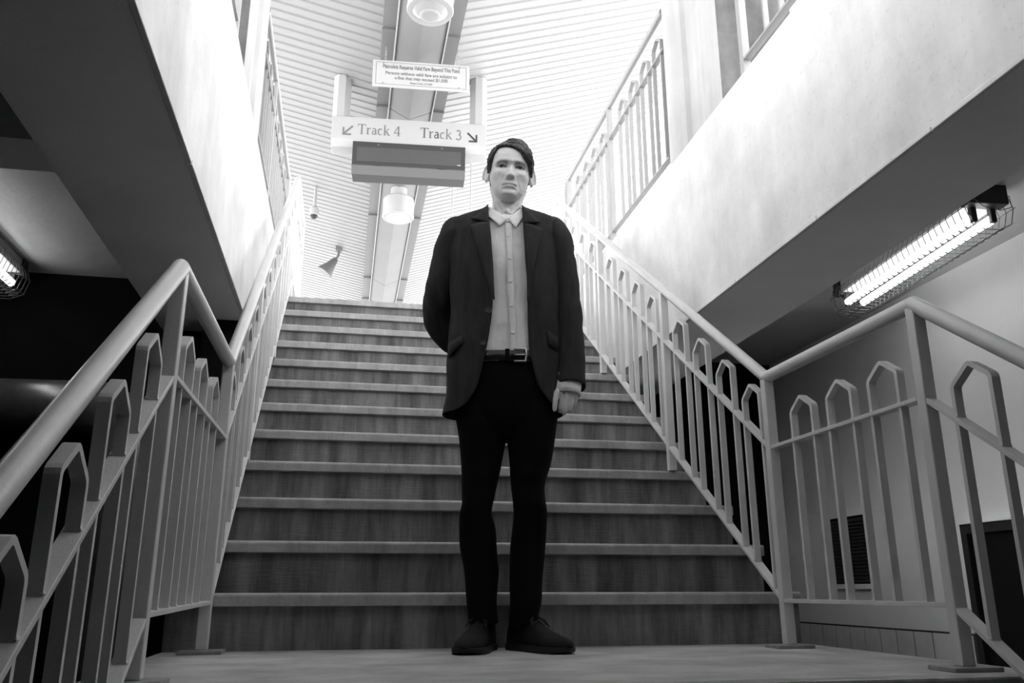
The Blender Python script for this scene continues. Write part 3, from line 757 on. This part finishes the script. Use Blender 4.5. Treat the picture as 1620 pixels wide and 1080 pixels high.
# shirt cuff
def ringtube(name, rowsP, m, parent, n=24, cap=True, thick=0):
    mb = MB(); vs = []
    P = [Vector(r[0]) for r in rowsP]
    for i, (p, ra, rb) in enumerate(rowsP):
        t = (P[min(i+1, len(P)-1)]-P[max(i-1, 0)]).normalized(); u = Vector((1, 0, 0)); u = (u-t*u.dot(t)).normalized(); v = t.cross(u)
        for j in range(n):
            th = 2*math.pi*j/n; vs.append(Vector(p)+u*math.cos(th)*ra+v*math.sin(th)*rb)
    mm = len(rowsP); fs = [(i*n+j, i*n+(j+1) % n, (i+1)*n+(j+1) % n, (i+1)*n+j) for i in range(mm-1) for j in range(n)]
    if cap: fs += [tuple(range(n)), tuple(range((mm-1)*n, mm*n))]
    mb.add(vs, fs); o = mb.obj(name, m, parent, smooth=True)
    if thick: q = o.modifiers.new('cloth', 'SOLIDIFY'); q.thickness = thick; q.offset = -1
    return o
WR = LV(899, 604, -.045)
ringtube('cuff', [(LV(901, 594, -.04), .044, .04), (LV(900, 606, -.045), .044, .04), (LV(898, 617, -.05), .045, .041), (LV(897.5, 625, -.053), .0455, .042)], M['shirt'], sh, cap=False, thick=.003)

# --- belt
zb = LP(800, 562, -.11)[1]; mb = MB(); vs = []; n = 64; hb = .0185
c, a, ol, orr, bf, bb = lerp(ZT, zb)
for yo, dz in ((0, -hb), (.004, -hb*.8), (.004, hb*.8), (0, hb)):
    for j in range(n):
        f = 2*math.pi*j/n; cs, sn = sp_(math.cos(f), E_T), sp_(math.sin(f), E_T)
        vs.append((c+(a-.012+yo)*cs, ((bb if sn > 0 else bf)-.012+yo)*sn, zb+dz))
mb.add(vs, [(i*n+j, i*n+(j+1) % n, ((i+1) % 4)*n+(j+1) % n, ((i+1) % 4)*n+j) for i in range(4) for j in range(n)])
bl = mb.obj('belt', M['belt'], man, autosm=60)
x, _ = LP(823, 566, -.12); y = front(x, zb, -.006)
mb = MB()
mb.tube([(x-.02, y, zb+.021), (x+.018, y+.002, zb+.021), (x+.021, y+.003, zb), (x+.018, y+.002, zb-.021), (x-.02, y, zb-.021)], .0032, 8)
mb.tube([(x-.02, y, zb), (x+.02, y-.002, zb)], .0025, 8); mb.obj('buckle', M['metal'], bl, smooth=True)
MB().box((x-.05, y-.004, zb-.021), (x-.036, y+.003, zb+.021)).obj('belt_loop', M['trouser'], bl, bevel=.002)

# --- trousers: (row, outer, inner) for both legs
LEG_L = [(986, 740, 788), (972, 739, 787), (950, 737, 785.5), (925, 735, 787.5), (901, 733, 789), (880, 729, 787), (860, 726, 785.5), (835, 725.5, 784), (815, 726, 778.5), (806, 728, 778), (795, 730.5, 780), (782, 730, 783), (746, 729.7, 791), (709, 727.5, 798), (681, 724, 803), (656, 720, 806), (625, 717, 806), (590, 716, 806), (560, 716, 806)]
LEG_R = [(986, 853, 805), (972, 853.5, 805.5), (950, 858, 807), (925, 858.5, 806), (901, 860.5, 806), (880, 862.5, 806.5), (860, 864, 807.5), (835, 865.5, 810.5), (815, 866, 812.5), (803, 865.5, 812), (791, 863.5, 811), (766, 862.5, 808), (734, 871.5, 806), (703, 877, 803), (681, 880, 800), (656, 883, 797), (625, 885, 795), (590, 886, 795), (560, 886, 795)]
mb = MB(); n = 36
for tab in (LEG_L, LEG_R):
    rows = smoothtab(tab, 4); vs = []
    for i, (v, o_, i_) in enumerate(rows):
        z = LP(800, v, 0)[1]; xo, xi = LP(o_, v, 0)[0], LP(i_, v, 0)[0]; cxx, a = (xo+xi)/2, abs(xo-xi)/2
        b = max(.062, a*1.08) if v > 640 else .105
        if 600 < v <= 760: b = max(.07, a*1.05)+(.105-max(.07, a*1.05))*max(0, 1-(v-600)/130)
        yc = .012 if v < 800 else .012+.03*min(1, (v-800)/60)
        for j in range(n):
            th = 2*math.pi*j/n; k = 1+.035*noise.noise(Vector((math.cos(th)*2, math.sin(th)*2+cxx*20, z*11)))
            vs.append((cxx+a*sp_(math.cos(th), .9), yc+b*k*sp_(math.sin(th), .9), z))
    m_ = len(rows)
    mb.add(vs, [(i*n+j, i*n+(j+1) % n, (i+1)*n+(j+1) % n, (i+1)*n+j) for i in range(m_-1) for j in range(n)]+[tuple(range(n)), tuple(range((m_-1)*n, m_*n))])
pv = []; m_ = 0
for v in (694, 684, 672, 655, 635, 610, 585, 574):
    ol_ = lerp([(r[0], r[1]) for r in LEG_L[::-1]], v)[0]; or_ = lerp([(r[0], r[1]) for r in LEG_R[::-1]], v)[0]
    z = LP(800, v, -.04)[1]; ins = lerp([(655, 1.5), (672, 3), (684, 7), (694, 16)], v)[0]; xl, xr = LP(ol_+ins, v, 0)[0], LP(or_-ins, v, 0)[0]; c, a = (xl+xr)/2, (xr-xl)/2
    bf, bb = lerp([(552, .108, .11), (610, .110, .118), (655, .096, .112), (672, .082, .1), (684, .066, .08), (694, .045, .05)], v)
    for j in range(n):
        f = 2*math.pi*j/n; cs, sn = sp_(math.cos(f), E_T), sp_(math.sin(f), E_T)
        pv.append((c+a*cs, (bb if sn > 0 else bf)*sn, z))
    m_ += 1
mb.add(pv, [(i*n+j, i*n+(j+1) % n, (i+1)*n+(j+1) % n, (i+1)*n+j) for i in range(m_-1) for j in range(n)]+[tuple(range(n)), tuple(range((m_-1)*n, m_*n))])
mb.obj('trousers', M['trouser'], man, smooth=True)

# --- boots
def boot(heel, ang, ankle):
    """heel: X,Y of heel back; ang: direction of the toe from -Y, towards +X"""
    d = Vector((math.sin(ang), -math.cos(ang), 0)); sd_ = Vector((d.y, -d.x, 0))
    Ln = .292
    W = [(0, .022, .06), (.04, .031, .10), (.12, .036, .125), (.25, .036, .128), (.36, .037, .105), (.48, .042, .086), (.62, .048, .068), (.75, .049, .056), (.87, .043, .048), (.95, .030, .040), (1, .010, .030)]
    rows = smoothtab(W, 4); n = 24; mb = MB(); vs = []; so = MB(); sv = []
    for s_, w_, h in rows:
        p = Vector(heel)+d*(s_*Ln); w_ = max(.004, w_)
        for j in range(n):
            th = 2*math.pi*j/n; cx_, cz = math.cos(th), math.sin(th)
            z = .018+(h-.018)*(sp_(cz, .8) if cz > 0 else 0)
            vs.append(p+sd_*(w_*sp_(cx_, .75 if cz < 0 else 1))+Vector((0, 0, z)))
        lift = .008*max(0, (s_-.8)/.2)
        for (ww, zz) in ((w_+.004, .0+lift), (w_+.006, .010+lift), (w_+.004, .021)):
            for sg in (-1, 1): sv.append(p+sd_*(ww*sg)+Vector((0, 0, zz)))
    m_ = len(rows)
    mb.add(vs, [(i*n+j, i*n+(j+1) % n, (i+1)*n+(j+1) % n, (i+1)*n+j) for i in range(m_-1) for j in range(n)]+[tuple(range(n)), tuple(range((m_-1)*n, m_*n))])
    # shaft
    b = mb.obj('boot', M['shoe'], man, smooth=True)
    fs = []; order = [0, 2, 4, 5, 3, 1]
    for i in range(m_-1):
        for k in range(6):
            a_, c_ = order[k], order[(k+1) % 6]; fs.append((i*6+a_, i*6+c_, (i+1)*6+c_, (i+1)*6+a_))
    fs += [tuple(order), tuple((m_-1)*6+k for k in order)]
    so.add(sv, fs); so.obj('sole', M['sole'], b, autosm=40)
    sf = MB(); pa = Vector(heel)+d*(.22*Ln); sf.tube([pa+Vector((0, 0, .07)), pa+Vector((0, 0, .12)), pa+Vector((0, .0, .2))], [.04, .041, .042], 20); sf.obj('shaft', M['shoe'], b, smooth=True)
    lc = MB()
    for s_, hh, w_ in ((.36, .109, .02), (.42, .099, .022), (.48, .090, .024)):
        p = Vector(heel)+d*(s_*Ln)
        lc.tube([p-sd_*w_+Vector((0, 0, hh-.012)), p+Vector((0, 0, hh+.002)), p+sd_*w_+Vector((0, 0, hh-.012))], .0022, 6)
    p = Vector(heel)+d*(.4*Ln)
    for sg in (-1, 1):
        lc.tube([p+Vector((0, 0, .108)), p+sd_*(sg*.028)+d*.02+Vector((0, 0, .094)), p+sd_*(sg*.034)+d*.035+Vector((0, 0, .075)), p+sd_*(sg*.012)+d*.01+Vector((0, 0, .104))], .0022, 6)
    lc.obj('lace', M['lace'], b)
boot((LP(764, 1000, .05)[0]+.0145, .115, 0), math.radians(-13), None)
boot((LP(829, 1000, .05)[0]-.038, .10, 0), math.radians(36), None)

# --- body: one continuous surface (head, neck, trunk, arms, hands, legs)
HW = [(-.012, .004, -.05, -.046, -.02), (-.006, .02, -.068, -.03, -.04), (.0, .026, -.078, -.012, -.035), (.01, .034, -.0855, .006, -.03), (.02, .040, -.086, .02, -.025), (.032, .0465, -.083, .034, -.02), (.045, .052, -.083, .046, -.015),
      (.06, .0575, -.083, .058, -.01), (.075, .0625, -.082, .07, -.003), (.09, .0665, -.0825, .08, .002), (.105, .068, -.083, .088, .006), (.12, .0685, -.084, .094, .01), (.135, .0695, -.088, .099, .01), (.15, .0705, -.088, .101, .01),
      (.165, .0705, -.085, .1, .01), (.18, .0675, -.077, .094, .01), (.195, .060, -.064, .082, .01), (.208, .047, -.045, .063, .01), (.218, .029, -.022, .04, .01), (.2235, .006, .003, .017, .01)]
HW = [((.045-(.045-r[0])*.80) if r[0] < .045 else r[0],)+r[1:] for r in HW]
def g(d, s): return math.exp(-.5*(d/s)**2)
EX, EZ = .032, .117
def face_disp(x, z):
    ax = abs(x); o = 0
    o += .0070*g(z-.1305, .0062)*g(ax-.026, .017)+.003*g(z-.130, .008)*g(x, .012)                  # brow
    o -= .0175*g(z-EZ, .0085)*g(ax-EX, .0145)                            # sockets
    o -= .009*g(z-EZ-.001, .009)*g(ax-.016, .006)
    # eyeballs and lids
    o += .0085*g(z-EZ+.0005, .0062)*g(ax-EX-.001, .0095)
    o += .0022*g(z-EZ-.0062, .0016)*g(ax-EX, .010)
    o += .0012*g(z-EZ+.0062, .0018)*g(ax-EX, .010)
    # nose
    if z > .060:
        t = max(0, min(1, (.124-z)/(.124-.078)))
        h = .004+.0185*t**1.1; s_ = .0055+.0032*t
        fade = 1/(1+math.exp(-(z-.0735)/.0030)); top = 1/(1+math.exp((z-.123)/.004))
        o += h*g(x, s_)*fade*top
    o += .0085*g(ax-.0125, .005)*g(z-.079, .0058)                        # wings
    o -= .004*g(ax-.0185, .0028)*g(z-.079, .007)
    o -= .003*g(ax-.007, .003)*g(z-.0715, .0018)                         # nostrils
    o -= .0016*g(x, .0032)*g(z-.062, .006)                               # philtrum
    zl = .0505-.0035*(ax/.025)**2                                        # mouth line drops to the corners
    mw = 1/(1+math.exp((ax-.0245)/.002))
    o += .0048*g(z-zl-.005, .0034)*mw*g(ax, .02)+.0058*g(z-zl+.0062, .0042)*g(ax, .016)
    o -= .0050*g(z-zl, .0013)*mw
    o -= .0030*g(ax-.027, .004)*g(z-.0465, .006)
    o -= .0046*g(z-.0352, .0042)*g(ax, .02)                               # below the lip
    o += .0046*g(z-.020, .008)*g(ax, .016)                               # chin
    fx = .021+(.079-z)*.40                                               # smile fold
    if .036 < z < .082: o -= .0022*g(ax-fx, .0028)
    o += .0050*g(ax-.046, .014)*g(z-.096, .010)                          # cheekbone
    o -= .0048*g(ax-.046, .011)*g(z-.062, .014)                          # cheek hollow
    o -= .0013*g(z-.106, .0028)*g(ax-EX+.002, .012)                      # bags
    for zz in (.149, .157, .165): o -= .0006*g(z-zz, .0014)*g(ax, .03)
    o -= .0012*g(ax-.006, .0016)*g(z-.133, .006)
    return o
def head_mesh():
    rows = smoothtab(HW, 8); n = 180; vs = []
    for (z, a, yf, yb, yc) in rows:
        for j in range(n):
            f = 2*math.pi*j/n; e = .88 if z > .03 else .96
            cs, sn = sp_(math.cos(f), e), sp_(math.sin(f), e)
            x = a*cs; y = yc+((yb-yc) if sn > 0 else (yc-yf))*sn
            if sn < 0: y -= face_disp(x, z)*min(1, (-sn)*1.6)
            vs.append(Vector((x, y, z)))
    m_ = len(rows)
    return vs, [(i*n+j, i*n+(j+1) % n, (i+1)*n+(j+1) % n, (i+1)*n+j) for i in range(m_-1) for j in range(n)]+[tuple(range(n))[::-1], tuple(range((m_-1)*n, m_*n))]
chin = LV(804, 317, -.085)
RH = Matrix.Rotation(math.radians(4.5), 3, 'Y') @ Matrix.Rotation(math.radians(4), 3, 'Z') @ Matrix.Rotation(math.radians(7), 3, 'X')
HS = 1.06
HO = chin-RH @ (Vector((0, -.083, -.006))*HS)
def H(p): return HO+RH @ (Vector(p)*HS)
def Hinv(p): return (RH.transposed() @ (Vector(p)-HO))/HS
bd = MB(); hv, hf = head_mesh(); bd.add([H(p) for p in hv], hf)
for sx in (-1, 1):    # ears
    Re = Matrix.Rotation(sx*math.radians(-46), 3, 'Z') @ Matrix.Rotation(math.radians(8), 3, 'X')
    cE = Vector((sx*.0765, .010, .116))
    em = MB()
    em.ell((0, 0, 0), (.0055, .0155, .029), None, 16, 12)
    pts = []
    for i in range(17):
        t = math.radians(-60+i*285/16); yy = -.015*math.cos(t)*-1; 
        pts.append(Vector((sx*.0045, .0165*math.cos(t+math.pi*.08), .002+.0305*math.sin(t))))
    em.tube(pts, [.0034]*12+[.0042, .005, .0055, .005, .004], 8)
    em.ell((sx*.003, -.004, -.024), (.006, .009, .011), None, 12, 8)
    em.ell((sx*.002, -.010, .0), (.005, .004, .008), None, 10, 8)
    em.ell((-sx*.004, -.006, .0), (.010, .010, .022), None, 12, 8)
    bd.add([H(cE+Re @ Vector(p)) for p in em.v], em.f)
nk = H((0, .012, .02)); nb = Vector((cxn, .012, zc-.06))
bd.tube([nb, nb.lerp(nk, .35), nb.lerp(nk, .7), nk, H((0, .01, .06))], [.066, .0565, .0545, .054, .05], 36)
for sx in (-1, 1):    # neck cords
    bd.tube([H((sx*.055, .02, .07)), H((sx*.035, -.028, -.01)), Vector((cxn+sx*.016, -.05, zc-.035))], [.012, .011, .009], 12)
bd.ell(H((0, -.043, -.035)), (.011, .014, .014), None, 12, 8)
# trunk and limbs under the clothes
def limb(pts, rs, n=18): bd.tube(pts, rs, n)
tz = [t for i, t in enumerate(TR) if i % 4 == 0 and t[0] > zb-.16]
tv = []; n = 40
for (z, c, a, ol, orr, bf, bb) in tz:
    for j in range(n):
        f = 2*math.pi*j/n; cs, sn = sp_(math.cos(f), E_T), sp_(math.sin(f), E_T); tv.append((c+max(.02, a-.035)*cs, ((bb if sn > 0 else bf)-.036)*sn, z-.012))
bd.add(tv, [(i*n+j, i*n+(j+1) % n, (i+1)*n+(j+1) % n, (i+1)*n+j) for i in range(len(tz)-1) for j in range(n)]+[tuple(range(n))[::-1], tuple(range((len(tz)-1)*n, len(tz)*n))])
limb([LV(858, 380, 0), LV(886, 420, 0), LV(894, 480, .005), LV(899, 540, -.01), LV(900, 600, -.042)], [.04, .045, .04, .036, .029])
limb([LV(735, 380, 0), LV(707, 420, .02), LV(697, 480, .075), LV(706, 520, .125), LV(765, 566, .19), LV(790, 575, .2)], [.04, .045, .042, .036, .03, .028])
for sx, tab in ((0, LEG_L), (1, LEG_R)):
    pts = []; rs = []
    for (v, o_, i_) in tab[::2]:
        z = LP(800, v, 0)[1]; xo, xi = LP(o_, v, 0)[0], LP(i_, v, 0)[0]
        pts.append(((xo+xi)/2, .015 if v < 800 else .042, z)); rs.append(max(.035, abs(xo-xi)/2-.018))
    rs[0] = .026; pts.insert(0, (pts[0][0], .05, .05)); rs.insert(0, .022); limb(pts, rs)
# visible hand: palm, four curled fingers, thumb
def hand(W, K, fingers, thumb, rp):
    for p, q, r0, r1 in rp: bd.tube([p, p.lerp(q, .5), q], [r0, (r0+r1)/2, r1], 14)
    for ch, rs in fingers+[thumb]:
        bd.tube(smooth3(ch), [rs[0]+(rs[1]-rs[0])*i/(len(smooth3(ch))-1) for i in range(len(smooth3(ch)))], 12)
        bd.ell(ch[-1], (rs[1]*.97,)*3, None, 10, 8); bd.ell(ch[1], (rs[0]*1.08,)*3, None, 10, 8)
def smooth3(ch): return [Vector(r) for r in smoothtab([tuple(c) for c in ch], 3)]
Y1 = -.06
kn = [LV(889, 624, Y1-.012), LV(897.5, 627, Y1-.018), LV(905.5, 625.5, Y1-.012), LV(912, 621.5, Y1)]
pp = [LV(886, 646, Y1-.006), LV(893, 650, Y1-.014), LV(902, 647, Y1-.010), LV(909, 641, Y1+.004)]
tipd = [(.0, .030, .0), (.001, .033, .001), (.0, .031, .002), (-.001, .028, .003)]
fg = []
for i in range(4):
    t1 = pp[i]+Vector(tipd[i]); t2 = t1+Vector((-.002, .004, .022))
    fg.append(([kn[i]-Vector((0, -.004, -.018)), kn[i], pp[i], t1, t2], (.0086-.0006*(i == 3), .0074)))
th_ = ([LV(886, 612, Y1+.004), LV(881, 622, Y1-.018), LV(878.5, 634, Y1-.026), LV(877.5, 647, Y1-.024)], (.0115, .0082))
hand(WR, kn, fg, th_, [(LV(900, 600, -.042), LV(897, 614, Y1+.004), .027, .026), (LV(893, 610, Y1+.002), kn[0]+Vector((.002, .010, .0)), .018, .013), (LV(899, 610, Y1), kn[1]+Vector((0, .010, 0)), .019, .014),
     (LV(904, 610, Y1+.003), kn[2]+Vector((0, .010, 0)), .018, .0135), (LV(907, 610, Y1+.008), kn[3]+Vector((-.002, .010, 0)), .017, .012)])
# hidden hand behind the back
hc = LV(800, 578, .2)
bd.tube([LV(788, 575, .2), hc, hc+Vector((.045, .0, -.006))], [.026, .03, .024], 14)
for i in range(4):
    b0 = hc+Vector((.045, -.0, .022-.016*i)); bd.tube([b0, b0+Vector((.04, .004, -.004)), b0+Vector((.066, -.012, -.008))], [.0095, .009, .0075], 10)
bd.tube([hc+Vector((.0, .01, .02)), hc+Vector((.03, .02, .04)), hc+Vector((.055, .015, .042))], [.011, .01, .008], 10)
me = bd.mesh('body', None); ob = link('body', me)
rmod = ob.modifiers.new('r', 'REMESH'); rmod.mode = 'VOXEL'; rmod.voxel_size = .0028
smm = ob.modifiers.new('s', 'SMOOTH'); smm.factor = .4; smm.iterations = 2
dg = bpy.context.evaluated_depsgraph_get(); me2 = bpy.data.meshes.new_from_object(ob.evaluated_get(dg)); bpy.data.objects.remove(ob)
for p in me2.polygons: p.use_smooth = True
me2.name = 'body'
# natural colouring: lips, brows, irises, stubble; eye whites darkened to paint socket shade
att = me2.color_attributes.new('tone', 'FLOAT_COLOR', 'POINT')
buf = [0.0]*(4*len(me2.vertices)); zmin = chin.z-.03
for i, vtx in enumerate(me2.vertices):
    t = 1.0
    if vtx.co.z > zmin:
        p = Hinv(vtx.co); x, z, ax = p.x, p.z, abs(p.x)
        if p.y < -.03:
            zl = .0505-.0035*(ax/.025)**2
            if ax < .027 and abs(z-zl) < .012: t *= 1-.32*g(z-zl, .0055)*(1 if ax < .022 else max(0, (.027-ax)/.005))
            zbr = .1275+.0040*min(1, (ax-.014)/.02) - .25*max(0, ax-.036)
            br = g(z-zbr, .0042)*(1/(1+math.exp(-(ax-.0125)/.0015)))*(1/(1+math.exp((ax-.050)/.002)))
            t *= 1-.82*br*(.75+.5*noise.noise(Vector((x*400, z*200, 0))))
            ex = ax-EX; 
            eye = (ex/.0125)**2+((z-EZ)/.0042)**2
            if eye < 1:
                irr = math.hypot(ex-(-.001 if x > 0 else .001), z-EZ-.0008)
                t = .04 if irr < .0060 else .42
            elif eye < 2.1 and z > EZ: t *= .16
            elif eye < 1.5: t *= .6
            t *= 1-.14*g(z-.018, .028)*(.8+.4*noise.noise(Vector((x*900, z*900, 1))))
            t *= 1+.10*noise.noise(p*120)
    buf[4*i:4*i+4] = [t, t, t, 1]
att.data.foreach_set('color', buf)
sk = mat('skin', .58, .5, bump=.12, bscale=260, spec=.45); nt = sk.node_tree; b_ = nt.nodes['Principled BSDF']
an = nt.nodes.new('ShaderNodeVertexColor'); an.layer_name = 'tone'
mx = nt.nodes.new('ShaderNodeMix'); mx.data_type = 'RGBA'; mx.blend_type = 'MULTIPLY'; mx.inputs[0].default_value = 1
mx.inputs[6].default_value = (.74, .74, .74, 1); nt.links.new(an.outputs[0], mx.inputs[7]); nt.links.new(mx.outputs[2], b_.inputs['Base Color'])
b_.inputs['Subsurface Weight'].default_value = .06; b_.inputs['Subsurface Radius'].default_value = (.008, .008, .008)
me2.materials.clear(); me2.materials.append(sk)
body = link('body', me2, man)

# --- hair: a close cap plus swept locks
def skull(th, z, off):
    (a, yf, yb, yc) = lerp(HW, z); cs, sn = sp_(math.cos(th), .9), sp_(math.sin(th), .9)
    return Vector(((a+off)*cs, yc+((yb-yc) if sn > 0 else (yc-yf))*sn+off*sn, z))
HL = [(-math.pi, .04), (-2.2, .075), (-1.75, .112), (-1.5, .118), (-1.32, .108), (-1.15, .132), (-.95, .160), (-.75, .186), (-.3, .189), (.0, .184), (.25, .171), (.5, .152), (.8, .139), (1.0, .128), (1.2, .116), (1.35, .106), (1.5, .118), (1.75, .112), (2.2, .075), (math.pi, .04)]
def hairline(th):
    """lowest z of hair at azimuth th (front = -pi/2, + towards +X)"""
    d = (th+math.pi/2+math.pi) % (2*math.pi)-math.pi
    return lerp(HL, d)[0]
hm = MB(); n = 72; vs = []; K = 14
for k in range(K+1):
    for j in range(n):
        th = 2*math.pi*j/n; z0 = hairline(th); z = z0+(.2235-z0)*(k/K)**.8
        vs.append(H(skull(th, z, .005 if k else .001)))
hm.add(vs, [(i*n+j, i*n+(j+1) % n, (i+1)*n+(j+1) % n, (i+1)*n+j) for i in range(K) for j in range(n)]+[tuple(range(K*n, (K+1)*n))])
rnd = random.Random(11)
def lock(p0, dirs, ln, wd, lift):
    """strand that follows the skull from p0; dirs: list of (dth, dz) steps"""
    th, z = p0; pts = []; m_ = len(dirs)
    for i, (dt, dz) in enumerate(dirs):
        f = i/(m_-1); off = .005+lift*math.sin(math.pi*min(1, .15+f*.85))
        pts.append(H(skull(th, min(.2225, max(hairline(th)-.004, z)), off))); th += dt; z += dz
    hm.tube(pts, [wd*(.5+.5*math.sin(math.pi*(.2+.65*i/(m_-1)))) if i < m_-1 else wd*.15 for i in range(m_)], 5)
def top_z(x, y):
    best = .10
    for (z, a, yf, yb, yc) in HWF:
        b_2 = (yb-yc) if y > yc else (yc-yf)
        if (x/(a+.001))**2+((y-yc)/(b_2+.001))**2 < 1: best = z
    return best
HWF = [r for r in smoothtab(HW, 5) if r[0] > .09]
for i in range(760):          # top, swept from the parting on his right across and forward
    x, y = -.05+rnd.random()*.10, -.066+rnd.random()*.135
    pts = []; m_ = 8; st = rnd.uniform(.006, .0105); sw = rnd.uniform(-.22, .22); lift = rnd.uniform(.005, .019)*(1.1 if x > -.03 else .7)
    for k in range(m_):
        f = k/(m_-1); zz = top_z(x, y)
        th = math.atan2(y-.01, x)
        if k > 2 and zz < hairline(th)-.002: break
        pts.append(H((x, y, zz+lift*(.45+.75*math.sin(math.pi*(.08+.75*f))))))
        x += st*(1.0+.1*sw); y += st*(-.5+sw-.25*f)
    if len(pts) > 3: hm.tube(pts, [.0008, .0015, .0019, .0020, .0019, .0017, .0012, .0004][:len(pts)-1]+[.0004], 5)
for i in range(900):          # sides and back, combed down and back
    d = rnd.uniform(-math.pi, math.pi)
    if -.7 < d < .45: continue
    th = d-math.pi/2; z0 = rnd.uniform(hairline(th)+.016, .210)
    dt = (.03 if d > 0 else -.03)*rnd.uniform(.2, 1.5)
    lock((th, z0), [(dt, -rnd.uniform(.004, .008)) for _ in range(6)], 0, rnd.uniform(.0010, .0020), rnd.uniform(.001, .007))
for i in range(150):          # forelock lying over the brow on his left
    d = rnd.uniform(-.2, .75); th = d-math.pi/2; z0 = rnd.uniform(hairline(th)+.012, .212)
    lock((th, z0), [(.055*rnd.uniform(.7, 1.3), -rnd.uniform(.002, .0055)) for _ in range(8)], 0, rnd.uniform(.0012, .0022), rnd.uniform(.005, .013))
for i in range(70):           # short front hair by the parting
    d = rnd.uniform(-.78, -.1); th = d-math.pi/2
    lock((th, hairline(th)+.001), [(rnd.uniform(-.03, .04), rnd.uniform(.003, .007)) for _ in range(6)], 0, rnd.uniform(.001, .0018), rnd.uniform(.006, .014))
hm.obj('hair', M['hair'], man, smooth=True)
